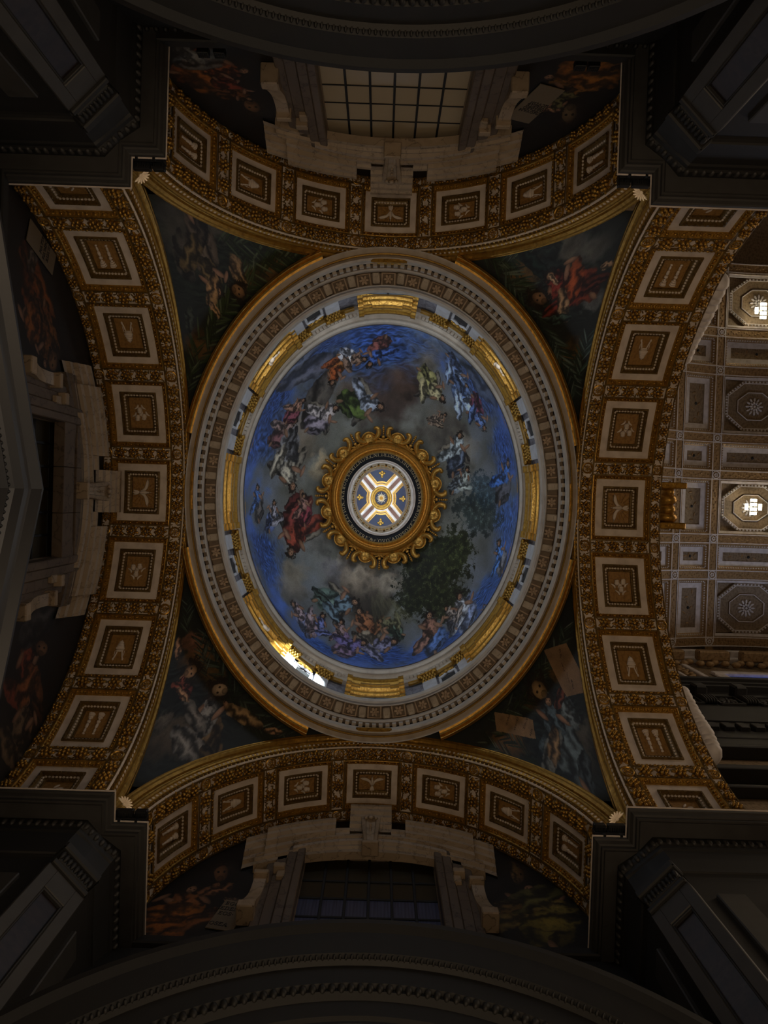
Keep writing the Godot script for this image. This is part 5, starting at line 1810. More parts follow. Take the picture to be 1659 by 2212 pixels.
func pend_painting(i: int) -> ImageTexture:
	var c := Canvas.new(640, 640, 30 + i)
	for k in c.px.size(): c.px[k] = Color(0.13, 0.145, 0.135)
	match i:
		0:
			c.water(Vector2(0.758, 0.876), Vector2(0.297, 0.224), 2.96, "20261f", 0.9)
			c.cloud(Vector2(0.533, 0.879), Vector2(0.096, 0.068), 3.01, "6b4f28", 0.8)
			c.cloud(Vector2(0.889, 0.589), Vector2(0.068, 0.070), 1.87, "5d4322", 0.8)
			c.cloud(Vector2(0.675, 0.841), Vector2(0.083, 0.054), 2.73, "5a4424", 0.7)
			c.cloud(Vector2(0.868, 0.925), Vector2(0.122, 0.077), 2.39, "3f3c36", 0.9)
			c.cloud(Vector2(0.773, 0.955), Vector2(0.071, 0.051), 2.88, "45413a", 0.8)
			c.frond(Vector2(0.614, 0.866), Vector2(0.127, 0.084), 2.70, "3c4a2c", 0.9)
			c.frond(Vector2(0.528, 0.922), Vector2(0.129, 0.083), 2.89, "38472c", 0.9)
			c.frond(Vector2(0.743, 0.756), Vector2(0.122, 0.089), 2.49, "36442a", 0.9)
			c.frond(Vector2(0.807, 0.683), Vector2(0.118, 0.094), 2.34, "3a482e", 0.9)
			c.frond(Vector2(0.876, 0.543), Vector2(0.113, 0.107), 2.09, "34432a", 0.9)
			c.frond(Vector2(0.925, 0.484), Vector2(0.088, 0.088), 1.84, "303f28", 0.9)
			c.frond(Vector2(0.640, 0.941), Vector2(0.117, 0.086), 3.01, "33402a", 0.9)
			c.frond(Vector2(0.444, 0.941), Vector2(0.087, 0.056), 2.97, "33402a", 0.9)
			c.limb(Vector2(0.892, 0.839), Vector2(0.068, 0.108), 1.63, "3a3630", 0.95)
			c.person(Vector2(0.816, 0.836), Vector2(0.095, 0.139), -1.87, "4a4138", "55482f", false)
			c.limb(Vector2(0.811, 0.770), Vector2(0.063, 0.071), 1.93, "8a6c4a", 0.9)
			c.limb(Vector2(0.701, 0.850), Vector2(0.055, 0.093), 1.23, "7a6248", 0.9)
			c.limb(Vector2(0.812, 0.712), Vector2(0.030, 0.044), -2.14, "94765a", 0.9)
			c.face(Vector2(0.710, 0.792), Vector2(0.035, 0.035), -3.04, "8a6a4c")
			c.limb(Vector2(0.912, 0.660), Vector2(0.046, 0.053), 1.73, "2e332c", 1.0)
		1:
			c.water(Vector2(0.729, 0.861), Vector2(0.263, 0.253), -0.23, "1f2524", 0.9)
			c.cloud(Vector2(0.632, 0.890), Vector2(0.092, 0.060), -0.49, "6a5230", 0.85)
			c.cloud(Vector2(0.882, 0.601), Vector2(0.071, 0.069), -1.23, "5c4728", 0.85)
			c.cloud(Vector2(0.857, 0.907), Vector2(0.052, 0.108), 1.16, "4b4c4a", 0.95)
			c.cloud(Vector2(0.784, 0.948), Vector2(0.046, 0.082), 0.43, "55544f", 0.9)
			c.cloud(Vector2(0.924, 0.761), Vector2(0.042, 0.053), 1.68, "5a5c5c", 0.95)
			c.frond(Vector2(0.479, 0.963), Vector2(0.106, 0.067), -0.33, "35443a", 0.9)
			c.frond(Vector2(0.576, 0.884), Vector2(0.122, 0.093), -0.65, "3a4a3a", 0.9)
			c.frond(Vector2(0.648, 0.817), Vector2(0.103, 0.075), -0.61, "3a4838", 0.9)
			c.frond(Vector2(0.770, 0.679), Vector2(0.117, 0.107), -0.91, "364638", 0.9)
			c.frond(Vector2(0.853, 0.572), Vector2(0.115, 0.108), -1.02, "33443a", 0.9)
			c.frond(Vector2(0.928, 0.578), Vector2(0.088, 0.105), 1.50, "3a5048", 0.9)
			c.frond(Vector2(0.911, 0.482), Vector2(0.074, 0.068), -1.19, "304038", 0.9)
			c.frond(Vector2(0.583, 0.937), Vector2(0.068, 0.068), 0.11, "3a4838", 0.9)
			c.limb(Vector2(0.663, 0.912), Vector2(0.090, 0.060), -0.60, "15201d", 1.0)
			c.person(Vector2(0.799, 0.821), Vector2(0.161, 0.088), 2.63, "6e3220", "6a2a22", false)
			c.limb(Vector2(0.838, 0.827), Vector2(0.063, 0.088), 1.66, "8a4526", 0.9)
			c.limb(Vector2(0.814, 0.763), Vector2(0.065, 0.065), 1.99, "8c7358", 0.95)
			c.limb(Vector2(0.806, 0.721), Vector2(0.050, 0.052), -0.01, "33443e", 0.95)
			c.limb(Vector2(0.758, 0.849), Vector2(0.035, 0.023), 2.41, "a08a70", 0.9)
			c.face(Vector2(0.717, 0.800), Vector2(0.046, 0.029), 2.65, "84664e")
			c.limb(Vector2(0.932, 0.846), Vector2(0.023, 0.033), 0.01, "8a7058", 0.9)
		2:
			c.water(Vector2(0.822, 0.765), Vector2(0.340, 0.238), 3.03, "1d2020", 0.9)
			c.cloud(Vector2(0.857, 0.637), Vector2(0.067, 0.074), -1.39, "6a4c2c", 0.8)
			c.cloud(Vector2(0.884, 0.585), Vector2(0.045, 0.060), -2.02, "7a5240", 0.8)
			c.cloud(Vector2(0.784, 0.695), Vector2(0.059, 0.083), -2.06, "5c4526", 0.8)
			c.cloud(Vector2(0.886, 0.869), Vector2(0.069, 0.111), -1.71, "4c443a", 0.95)
			c.cloud(Vector2(0.818, 0.898), Vector2(0.046, 0.076), -1.74, "5a5044", 0.9)
			c.cloud(Vector2(0.929, 0.821), Vector2(0.041, 0.036), 2.88, "56504a", 0.9)
			c.frond(Vector2(0.918, 0.481), Vector2(0.071, 0.073), -1.43, "37463e", 0.9)
			c.frond(Vector2(0.783, 0.647), Vector2(0.095, 0.093), -1.07, "2f3c34", 0.9)
			c.frond(Vector2(0.721, 0.735), Vector2(0.098, 0.086), -0.90, "2c3930", 0.9)
			c.frond(Vector2(0.603, 0.841), Vector2(0.126, 0.083), 2.57, "2e3a30", 0.9)
			c.frond(Vector2(0.506, 0.924), Vector2(0.109, 0.064), 2.83, "2b362e", 0.9)
			c.frond(Vector2(0.830, 0.641), Vector2(0.072, 0.072), -1.23, "33403a", 0.9)
			c.person(Vector2(0.773, 0.857), Vector2(0.120, 0.168), -1.55, "5c4a34", "6a6866", false)
			c.limb(Vector2(0.823, 0.827), Vector2(0.091, 0.064), 2.28, "605c58", 0.9)
			c.limb(Vector2(0.629, 0.860), Vector2(0.106, 0.065), 2.68, "7a6448", 0.95)
			c.limb(Vector2(0.486, 0.924), Vector2(0.047, 0.031), 2.99, "8a6a50", 0.9)
			c.person(Vector2(0.884, 0.709), Vector2(0.051, 0.063), -1.54, "5a2c28", "6e3a30", false)
			c.face(Vector2(0.870, 0.682), Vector2(0.031, 0.036), -2.96, "9a785a")
			c.limb(Vector2(0.932, 0.594), Vector2(0.039, 0.042), -1.48, "8a6a54", 0.9)
			c.face(Vector2(0.743, 0.763), Vector2(0.045, 0.035), -0.29, "a08a72")
			c.limb(Vector2(0.881, 0.753), Vector2(0.046, 0.029), 2.36, "94745a", 0.9)
		3:
			c.water(Vector2(0.780, 0.825), Vector2(0.278, 0.219), -0.30, "1c2222", 0.9)
			c.cloud(Vector2(0.639, 0.910), Vector2(0.087, 0.061), -0.21, "6a4a24", 0.85)
			c.cloud(Vector2(0.876, 0.642), Vector2(0.064, 0.054), -1.13, "6a5028", 0.85)
			c.cloud(Vector2(0.754, 0.759), Vector2(0.071, 0.048), -0.69, "5c4424", 0.7)
			c.cloud(Vector2(0.889, 0.871), Vector2(0.075, 0.071), -1.17, "4a463e", 0.95)
			c.cloud(Vector2(0.937, 0.820), Vector2(0.061, 0.055), -1.18, "45423c", 0.9)
			c.frond(Vector2(0.835, 0.619), Vector2(0.099, 0.073), -0.86, "344038", 0.9)
			c.frond(Vector2(0.896, 0.542), Vector2(0.072, 0.067), -1.31, "38463e", 0.9)
			c.frond(Vector2(0.716, 0.767), Vector2(0.103, 0.067), -0.56, "2f3c30", 0.9)
			c.frond(Vector2(0.631, 0.827), Vector2(0.084, 0.054), -0.42, "2e3a2c", 0.9)
			c.frond(Vector2(0.675, 0.916), Vector2(0.075, 0.096), -2.72, "2a3626", 0.9)
			c.frond(Vector2(0.596, 0.945), Vector2(0.068, 0.072), -2.91, "2b3626", 0.9)
			c.frond(Vector2(0.781, 0.693), Vector2(0.074, 0.067), -1.11, "35402e", 0.9)
			c.person(Vector2(0.830, 0.826), Vector2(0.111, 0.158), -1.87, "4e5a60", "3f4c54", false)
			c.limb(Vector2(0.884, 0.758), Vector2(0.056, 0.098), 1.05, "5c666a", 0.95)
			c.limb(Vector2(0.799, 0.898), Vector2(0.083, 0.072), -1.03, "6a6e6c", 0.9)
			c.limb(Vector2(0.810, 0.883), Vector2(0.058, 0.066), -1.27, "7a5e40", 0.8)
			c.limb(Vector2(0.864, 0.728), Vector2(0.053, 0.045), -1.10, "5a3226", 0.95)
			c.face(Vector2(0.786, 0.722), Vector2(0.040, 0.051), -2.64, "8e7452")
			c.slab(Vector2(0.666, 0.856), Vector2(0.080, 0.070), -0.05, "8a6e50")
			c.slab(Vector2(0.898, 0.630), Vector2(0.079, 0.120), 1.14, "84694e")
			c.script(Vector2(0.642, 0.844), -1.11, 0.0072, 6, Color("241812"))
			c.script(Vector2(0.674, 0.851), -1.11, 0.0071, 7, Color("241812"))
			c.script(Vector2(0.713, 0.843), -1.10, 0.0071, 6, Color("241812"))
			c.script(Vector2(0.731, 0.864), -1.09, 0.0070, 4, Color("241812"))
			c.script(Vector2(0.884, 0.577), -1.67, 0.0058, 7, Color("241812"))
			c.script(Vector2(0.889, 0.624), 1.40, 0.0053, 6, Color("241812"))
			c.script(Vector2(0.904, 0.659), 1.42, 0.0050, 8, Color("241812"))
			c.script(Vector2(0.916, 0.675), 1.49, 0.0050, 6, Color("241812"))
	return c.texture(0.07)

func lunette_painting(side: int) -> ImageTexture:
	var asp := 13.8 / 7.4 if side == 0 else 11.0 / 7.4
	var c := Canvas.new(int(560 * asp), 560, 60 + side)
	for k in c.px.size(): c.px[k] = Color(0.10, 0.085, 0.07)
	match side:
		0:
			c.person(Vector2(1.517, 0.640), Vector2(0.117, 0.224), -3.09, "6a3a1c", "704018", false)
			c.person(Vector2(1.418, 0.557), Vector2(0.083, 0.168), -3.09, "6e4422", "62401e", false)
			c.face(Vector2(1.367, 0.504), Vector2(0.041, 0.062), -2.10, "7a5a3c")
			c.limb(Vector2(1.456, 0.652), Vector2(0.072, 0.163), 0.05, "7a4a20", 0.9)
			c.person(Vector2(0.342, 0.628), Vector2(0.114, 0.261), 0.05, "5c3a24", "6a3220", false)
			c.person(Vector2(0.158, 0.663), Vector2(0.099, 0.244), -0.32, "4e4438", "5a4a38", false)
			c.limb(Vector2(0.296, 0.625), Vector2(0.089, 0.162), -1.01, "7a4a28", 0.9)
			c.face(Vector2(0.398, 0.537), Vector2(0.034, 0.077), -0.33, "7a5a40")
			c.limb(Vector2(0.480, 0.557), Vector2(0.159, 0.168), -1.34, "3c3a38", 1.0)
			c.limb(Vector2(1.657, 0.662), Vector2(0.050, 0.093), -0.27, "5a5650", 0.8)
		2:
			c.person(Vector2(0.201, 0.731), Vector2(0.100, 0.183), 0.06, "7a4420", "6e3c1c", false)
			c.limb(Vector2(0.155, 0.656), Vector2(0.102, 0.199), -0.58, "84501e", 0.9)
			c.limb(Vector2(0.156, 0.774), Vector2(0.092, 0.143), 0.31, "5c6468", 0.8)
			c.limb(Vector2(0.134, 0.795), Vector2(0.056, 0.096), -0.86, "787a78", 0.7)
			c.face(Vector2(0.271, 0.532), Vector2(0.049, 0.044), -1.43, "7a5a3c")
			c.person(Vector2(0.233, 0.610), Vector2(0.066, 0.109), -0.87, "6a3020", "5a3a20", false)
			c.person(Vector2(1.286, 0.747), Vector2(0.104, 0.167), -3.08, "7a5424", "6a4a1e", false)
			c.limb(Vector2(1.301, 0.794), Vector2(0.090, 0.177), 0.36, "86541e", 0.9)
			c.limb(Vector2(1.359, 0.740), Vector2(0.083, 0.157), 0.06, "8a5a22", 0.8)
			c.face(Vector2(1.323, 0.556), Vector2(0.074, 0.043), -1.40, "6e5c42")
			c.limb(Vector2(1.256, 0.580), Vector2(0.039, 0.070), -3.08, "8a6a50", 0.9)
			c.person(Vector2(1.261, 0.621), Vector2(0.107, 0.069), -1.04, "4c5034", "5a5838", false)
		3:
			c.person(Vector2(0.163, 0.688), Vector2(0.206, 0.163), -1.52, "7a4a1c", "6a4426", false)
			c.limb(Vector2(0.127, 0.715), Vector2(0.098, 0.169), -0.37, "8a551e", 0.9)
			c.limb(Vector2(0.117, 0.776), Vector2(0.082, 0.139), -0.20, "7e4c1a", 0.9)
			c.limb(Vector2(0.240, 0.577), Vector2(0.065, 0.108), -0.70, "7a5438", 0.9)
			c.face(Vector2(0.230, 0.477), Vector2(0.074, 0.041), -1.70, "7a5638")
			c.limb(Vector2(0.300, 0.642), Vector2(0.032, 0.051), 0.23, "9a7a5e", 0.9)
			c.person(Vector2(1.279, 0.630), Vector2(0.231, 0.168), -1.57, "5c5424", "64562c", false)
			c.limb(Vector2(1.321, 0.704), Vector2(0.104, 0.166), -0.05, "6a6028", 0.9)
			c.limb(Vector2(1.290, 0.575), Vector2(0.142, 0.168), -0.55, "50502e", 0.9)
			c.limb(Vector2(1.187, 0.635), Vector2(0.067, 0.100), -0.33, "5e4a24", 0.9)
			c.face(Vector2(1.269, 0.430), Vector2(0.079, 0.040), -1.38, "6e5438")
			c.limb(Vector2(1.261, 0.399), Vector2(0.078, 0.045), -1.48, "5c4a2c", 0.8)
			c.limb(Vector2(1.371, 0.625), Vector2(0.072, 0.133), 0.27, "746a34", 0.8)
	return c.texture(0.07)

func nave():
	# the vault is built round its own axis: node set so that angle 0 is the crown
	var A := Arch.new(1, 1.0, 0.0, 13.75, 13.75)
	var o := base("nave_vault", "grey and gilded coffered barrel vault of the nave with two bright lamps", "vault", "", "", Vector3(23.25, 23.0, 0))
	var b := MB.new()
	patch(b, A, -1.48, 1.45, -9.1, 25.7, 0.5, 48)
	part("vault", b, M.navedull, o)
	var rows := [[8.73, 15.1], [4.55, 8.73], [2.25, 4.55], [-1.72, 2.25], [-3.97, -1.72], [-8.15, -3.97]]
	rows = [[11.1, 15.1], [8.73, 11.1], [4.55, 8.73], [2.25, 4.55], [-1.72, 2.25], [-3.97, -1.72], [-8.15, -3.97]]
	var cols := [[-39.0, -22.1], [-22.1, -10.5], [-10.5, 10.5], [10.5, 22.1]]
	var rw := 0.27
	# ribs with gilded edges and rings where they cross
	b = MB.new()
	var g := MB.new()
	var lines := [15.1, 11.1, 8.73, 4.55, 2.25, -1.72, -3.97, -8.15]
	for z in lines:
		patch(b, A, -0.72, 0.45, z - rw, z + rw, 0.0, 30)
		for e in [-rw, rw]: rib(g, A, -0.72, 0.45, z + e - 0.03, z + e + 0.03, 0.04, 30)
	for d in [-39.0, -22.1, -10.5, 10.5, 22.1]:
		var a := deg_to_rad(d)
		patch(b, A, a - rw / 13.75, a + rw / 13.75, -8.9, 15.5, 0.002, 2)
		for e in [-rw, rw]: rib(g, A, a + (e - 0.03) / 13.75, a + (e + 0.03) / 13.75, -8.15, 15.4, 0.04, 1)
	part("rib_ground", b, M.navegold, o)
	part("gilded_fillet", g, M.naves, o)
	var ringm := MB.new()
	for k in 3:
		var pr := [Vector2(0.27, 0.0), Vector2(0.26, 0.05), Vector2(0.21, 0.05), Vector2(0.20, 0.0)]
		var rr := []
		for i in 17:
			var a := TAU * i / 16
			rr.append(PackedVector3Array([Vector3(cos(a) * pr[k].x, pr[k].y, sin(a) * pr[k].x), Vector3(cos(a) * pr[k + 1].x, pr[k + 1].y, sin(a) * pr[k + 1].x)]))
		ringm.grid(rr, true)
	for k in 5: ringm.ball(lump(Vector3(cos(TAU * k / 5) * 0.09, 0.03, sin(TAU * k / 5) * 0.09), Vector3(0.06, 0.03, 0.06)))
	var rm := ringm.mesh()
	var knob := MB.new()
	for z in lines:
		for d in [-39.0, -22.1, -10.5, 10.5, 22.1]:
			part("ring_boss", rm, M.naves, o, A.frame(deg_to_rad(d), 0.0, z, 0.0))
		for i in 90:
			var ph := lerpf(-0.7, 0.42, i / 89.0)
			knob.ball(A.frame(ph, 0.0, z + 0.09 * sin(i * 2.4), 0.0) * Transform3D(Basis.from_scale(Vector3(0.07, 0.04, 0.06)), Vector3.ZERO))
	for d in [-22.1, -10.5, 10.5]:
		for i in 130:
			var z := lerpf(-8.0, 15.0, i / 129.0)
			knob.ball(A.frame(deg_to_rad(d), 0.09 * sin(i * 2.4), z, 0.0) * Transform3D(Basis.from_scale(Vector3(0.06, 0.04, 0.07)), Vector3.ZERO))
	stuff(part("rib_foliage", knob, M.navegold, o))
	for r in rows:
		for c in cols:
			var p0 := deg_to_rad((c[0] + c[1]) * 0.5)
			var hu: float = deg_to_rad(c[1] - c[0]) * 0.5 * 13.75 - rw - 0.03
			var zc: float = (r[0] + r[1]) * 0.5
			var hv: float = (r[1] - r[0]) * 0.5 - rw - 0.03
			if hv > 1.2 and hu > 1.5 and c[0] == -10.5: octagon(o, A, p0, zc, hu, hv, zc)
			else: nave_coffer(o, A, p0, zc, hu, hv)
	nave_lamp(Vector3(23.08, 43.9 + EY, 0.33), "bright nave ceiling lamp in the middle of its glowing octagon coffer")
	nave_lamp(Vector3(23.2, 43.9 + EY, 12.45), "bright nave ceiling lamp cut by the edge of the picture")
	end_wall()
	# wall above the arch that carries the near side of the vault
	var C := Arch.new(0, 1.0, 5.944, 6.804, 6.804)
	b = MB.new()
	var rr2 := []
	for i in 41:
		var ph := lerpf(-PI / 2, PI / 2, i / 40.0)
		var p := C.p(ph, 2.44, 0.05)
		rr2.append(PackedVector3Array([p, Vector3(8.6, 25.0 + 4.0 * cos(ph), p.z * 1.15), Vector3(9.5, 32.3, p.z * 1.6)]))
	b.grid(rr2)
	var nw := base("wall_right", "", "", "", "structure")
	part("spandrel", b, M.naves, nw)

func nave_coffer(o: Node, A: Arch, p0: float, zc: float, hu: float, hv: float):
	var b := MB.new()
	rect_ring(b, A, p0, zc, hu, hv, [Vector2(0.24, 0.16), Vector2(0.24, 0.22), Vector2(0.55, 0.24), Vector2(0.55, 0.3)], 4)
	var c := part("coffer", b, M.naves, o)
	b = MB.new()
	rect_ring(b, A, p0, zc, hu, hv, [Vector2(0.0, 0.0), Vector2(0.0, -0.04), Vector2(0.05, -0.04), Vector2(0.07, 0.02), Vector2(0.24, 0.16)], 4)
	part("moulding", b, M.navegold, c)
	b = MB.new()
	bead_row(b, A, p0, zc, hu - 0.14, hv - 0.14, 0.07, 0.16, Vector3(0.055, 0.045, 0.05))
	stuff(part("egg_row", b, M.naves, c))
	b = MB.new()
	patch(b, A, A.turn(-hu + 0.55, p0), A.turn(hu - 0.55, p0), zc - hv + 0.55, zc + hv - 0.55, 0.3, 2)
	part("panel", b, M.navedull, c)
	# scrolling leaf relief
	b = MB.new()
	var lu := hu - 0.65
	var lv := hv - 0.65
	var n := maxi(4, roundi(lu * lv * 14.0))
	for i in n:
		var t := (i + 0.5) / n
		var along := maxf(lu, lv) * (t * 2.0 - 1.0)
		var across := minf(lu, lv) * 0.6 * sin(i * 2.4)
		b.ball(A.frame(p0, along if lu > lv else across, zc + (across if lu > lv else along), 0.3) * Transform3D(Basis(Vector3.UP, i * 1.3) * Basis.from_scale(Vector3(0.17, 0.05, 0.06)), Vector3.ZERO))
	stuff(part("relief", b, M.navegold, c))
	b = MB.new()
	b.ball(A.frame(p0, 0.0, zc, 0.28) * Transform3D(Basis.from_scale(Vector3(0.1, 0.06, 0.1)), Vector3.ZERO))
	part("boss", b, M.iron, c)

func octagon(o: Node, A: Arch, p0: float, zc: float, hu: float, hv: float, z: float):
	var b := MB.new()
	rect_ring(b, A, p0, zc, hu, hv, [Vector2(0.06, 0.02), Vector2(0.06, 0.12), Vector2(0.20, 0.12), Vector2(0.20, 0.2)], 6)
	var c := part("octagon_coffer", b, M.naves, o)
	b = MB.new()
	rect_ring(b, A, p0, zc, hu, hv, [Vector2(0.0, 0.0), Vector2(0.0, -0.04), Vector2(0.05, -0.04), Vector2(0.06, 0.02)], 6)
	# eight-sided steps down to the middle
	var o8 := func(r: float, k: int, w: float) -> Vector3:
		var a := TAU * (k + 0.5) / 8.0
		return A.p(A.turn(cos(a) * r * 1.08, p0), zc + sin(a) * r * hv / hu * 1.08, w)
	var st := [[hu - 0.25, 0.2], [hu - 0.45, 0.2], [hu - 0.5, 0.26], [hu * 0.5, 0.34], [hu * 0.5, 0.28], [hu * 0.46, 0.27], [hu * 0.42, 0.42], [0.0, 0.44]]
	for k in 8:
		for j in st.size() - 1:
			b.quad(o8.call(st[j][0], k, st[j][1]), o8.call(st[j][0], k + 1, st[j][1]), o8.call(st[j + 1][0], k + 1, st[j + 1][1]), o8.call(st[j + 1][0], k, st[j + 1][1]))
	patch(b, A, A.turn(-hu + 0.2, p0), A.turn(hu - 0.2, p0), zc - hv + 0.2, zc + hv - 0.2, 0.36, 6)
	part("steps", b, M.navedull, c)
	b = MB.new()
	for k in 8:
		for i in 7:
			var p: Vector3 = o8.call(hu - 0.36, k, 0.19).lerp(o8.call(hu - 0.36, k + 1, 0.19), (i + 0.5) / 7.0)
			b.ball(Transform3D(Basis.from_scale(Vector3(0.07, 0.05, 0.07)), p))
	for k in 8:
		b.tube(PackedVector3Array([o8.call(hu * 0.48, k, 0.27), o8.call(hu * 0.48, k + 1, 0.27)]), PackedFloat32Array([0.03, 0.03]), 5)
		b.tube(PackedVector3Array([o8.call(hu - 0.46, k, 0.19), o8.call(hu - 0.46, k + 1, 0.19)]), PackedFloat32Array([0.03, 0.03]), 5)
	part("border", b, M.naves, c)
	b = MB.new()
	var f := A.frame(p0, 0.0, zc, 0.4)
	for rr in [[12, 0.42, 0.16, 0.09], [9, 0.22, 0.11, 0.14]]:
		for k in rr[0]:
			var a: float = TAU * k / rr[0]
			b.ball(f * Transform3D(Basis(Vector3.UP, -a) * Basis.from_scale(Vector3(rr[2], 0.06, 0.075)), Vector3(cos(a) * rr[1], rr[3], sin(a) * rr[1])))
	b.ball(f * lump(Vector3(0, 0.12, 0), Vector3(0.10, 0.08, 0.10)))
	part("rosette", b, M.naves, c)

func nave_lamp(at: Vector3, label: String):
	var o := base("nave_lamp", label, "lamp", "lamps along the crown of the nave vault", "", at)
	var b := MB.new()
	b.box(Transform3D(Basis(), Vector3(0, 0.06, 0)), Vector3(0.5, 0.03, 0.06), 0.01)
	b.box(Transform3D(Basis(), Vector3(0, 0.06, 0)), Vector3(0.06, 0.03, 0.55), 0.01)
	b.box(Transform3D(Basis(), Vector3(0, 0.45, 0)), Vector3(0.02, 0.42, 0.02), 0.005)
	part("frame", b, M.black, o)
	for q in [[0.0, 0.41, 0.20, 0.085], [0.0, 0.145, 0.20, 0.095], [0.0, -0.145, 0.20, 0.095], [0.0, -0.41, 0.20, 0.085], [0.42, 0.0, 0.10, 0.20], [-0.42, 0.0, 0.10, 0.20]]:
		b = MB.new()
		b.box(Transform3D(Basis(), Vector3(q[0], 0.0, q[1])), Vector3(q[2], 0.035, q[3]), 0.012)
		part("lamp_face", b, M.lampglow, o)
	var l := OmniLight3D.new()
	l.name = "nave_lamp_light"
	l.light_energy = 3.0
	l.light_color = Color(1.0, 0.92, 0.76)
	l.omni_range = 90.0
	l.omni_attenuation = 2.0
	l.light_size = 0.25
	l.shadow_enabled = true
	l.position = Vector3(0, -0.16, 0)
	o.add_child(l)

func end_wall():
	var o := base("wall_nave_end", "", "", "", "structure")
	var z := -9.2
	var b := MB.new()
	for q in [[9.3, 19.5, 20.0, 46.0], [27.0, 37.0, 20.0, 46.0], [19.5, 27.0, 39.3, 46.0], [19.5, 27.0, 20.0, 35.0], [9.3, 37.0, -1.7, 20.0]]:
		b.box(Transform3D(Basis(), Vector3((q[0] + q[1]) * 0.5, (q[2] + q[3]) * 0.5 + EY, z - 0.5)), Vector3((q[1] - q[0]) * 0.5, (q[3] - q[2]) * 0.5, 0.5))
	part("wall", b, M.navedull, o)
	b = MB.new()
	for q in [[19.2, 37.4, 0.3, 2.2, 0.12], [23.25, 39.5, 4.4, 0.25, 0.2], [17.9, 38.0, 0.16, 4.5, 0.25], [16.9, 38.0, 0.12, 4.5, 0.18], [15.6, 37.0, 0.35, 3.2, 0.3], [23.25, 42.6, 12.0, 0.25, 0.35], [23.25, 43.6, 12.0, 0.18, 0.6]]:
		b.box(Transform3D(Basis(), Vector3(q[0], q[1] + EY, z + q[4] * 0.5)), Vector3(q[2], q[3], q[4] * 0.5), 0.04)
	part("moulding", b, M.naves, o)
	b = MB.new()
	for i in 40:
		b.ball(lump(Vector3(17.4 + 0.2 * sin(i * 2.4), 34.5 + i * 0.2 + EY, z + 0.12), Vector3(0.2, 0.14, 0.1)))
		b.ball(lump(Vector3(16.2 + 0.2 * sin(i * 2.1), 34.5 + i * 0.2 + EY, z + 0.12), Vector3(0.2, 0.14, 0.1)))
	for i in 26: b.ball(lump(Vector3(15.0 + i * 0.5, 41.4 + 0.3 * sin(i * 2.0) + EY, z + 0.25), Vector3(0.3, 0.2, 0.2)))
	for q in [[17.3, 42.0], [20.0, 42.0], [22.6, 42.0]]: b.box(Transform3D(Basis(), Vector3(q[0], q[1] + EY, z + 0.6)), Vector3(0.95, 0.3, 0.3), 0.08)
	part("gilded_relief", b, M.navegold, o)
	# dark entablature: rosettes between brackets, then plain and dentilled bands
	var e := base("nave_entablature", "dark entablature with rosettes, brackets and pale bands under the blue nave window", "cornice")
	b = MB.new()
	for q in [[34.95, 0.12, 0.95], [34.72, 0.12, 0.80], [34.5, 0.10, 0.68], [31.0, 3.4, 0.35], [29.6, 0.12, 0.45], [27.4, 0.5, 0.3], [26.2, 0.14, 0.5], [23.9, 0.18, 0.55], [22.6, 0.1, 0.4]]:
		b.box(Transform3D(Basis(), Vector3(23.2, q[0] + EY, z + 0.02 + q[2] * 0.5)), Vector3(13.2, q[1], q[2] * 0.5), 0.03)
	part("band", b, M.dark, e)
	var n := 12
	for i in n:
		var x := 11.6 + i * 1.9
		b = MB.new()
		b.box(Transform3D(Basis(), Vector3(x, 33.6 + EY, z + 0.6)), Vector3(0.3, 0.35, 0.35), 0.08)
		for k in 5: b.ball(lump(Vector3(x + (k - 2) * 0.12, 32.7 + EY, z + 0.5), Vector3(0.09, 0.6, 0.2)))
		part("bracket", b, M.dark, e)
		b = MB.new()
		var f := Transform3D(Basis(Vector3.RIGHT, PI / 2), Vector3(x + 0.95, 32.7 + EY, z + 0.38))
		for k in 10:
			var a := TAU * k / 10
			b.ball(f * Transform3D(Basis(Vector3.UP, -a) * Basis.from_scale(Vector3(0.2, 0.08, 0.09)), Vector3(cos(a) * 0.28, 0.02, sin(a) * 0.28)))
		b.ball(f * lump(Vector3.ZERO, Vector3(0.12, 0.12, 0.12)))
		for s in [-1.0, 1.0]:
			b.box(Transform3D(Basis(), Vector3(x + 0.95, 32.7 + s * 0.6 + EY, z + 0.4)), Vector3(0.55, 0.05, 0.08))
			b.box(Transform3D(Basis(), Vector3(x + 0.95 + s * 0.55, 32.7 + EY, z + 0.4)), Vector3(0.05, 0.6, 0.08))
		part("rosette", b, M.dark, e)
	b = MB.new()
	for i in 40: b.box(Transform3D(Basis(), Vector3(10.0 + i * 0.62, 28.6 + EY, z + 0.45)), Vector3(0.2, 0.28, 0.12), 0.03)
	stuff(part("dentil_row", b, M.dark, e))
	# sky-blue window
	var wi := base("window_4", "bright blue gridded window of the nave end wall", "window", "", "structure")
	for i in 8:
		for k in 5:
			b = MB.new()
			b.box(Transform3D(Basis(), Vector3(19.5 + (i + 0.5) * 0.9375, 35.2 + (k + 0.5) * 0.82 + EY, z - 0.72)), Vector3(0.44, 0.385, 0.015), 0.005)
			part("pane", b, M.skyglass, wi)
	b = MB.new()
	for i in 9: b.box(Transform3D(Basis(), Vector3(19.5 + i * 0.9375, 37.25 + EY, z - 0.70)), Vector3(0.03, 2.1, 0.04))
	for k in 6: b.box(Transform3D(Basis(), Vector3(23.25, 35.2 + k * 0.82 + EY, z - 0.70)), Vector3(3.75, 0.03, 0.04))
	part("bar", b, M.iron, wi)

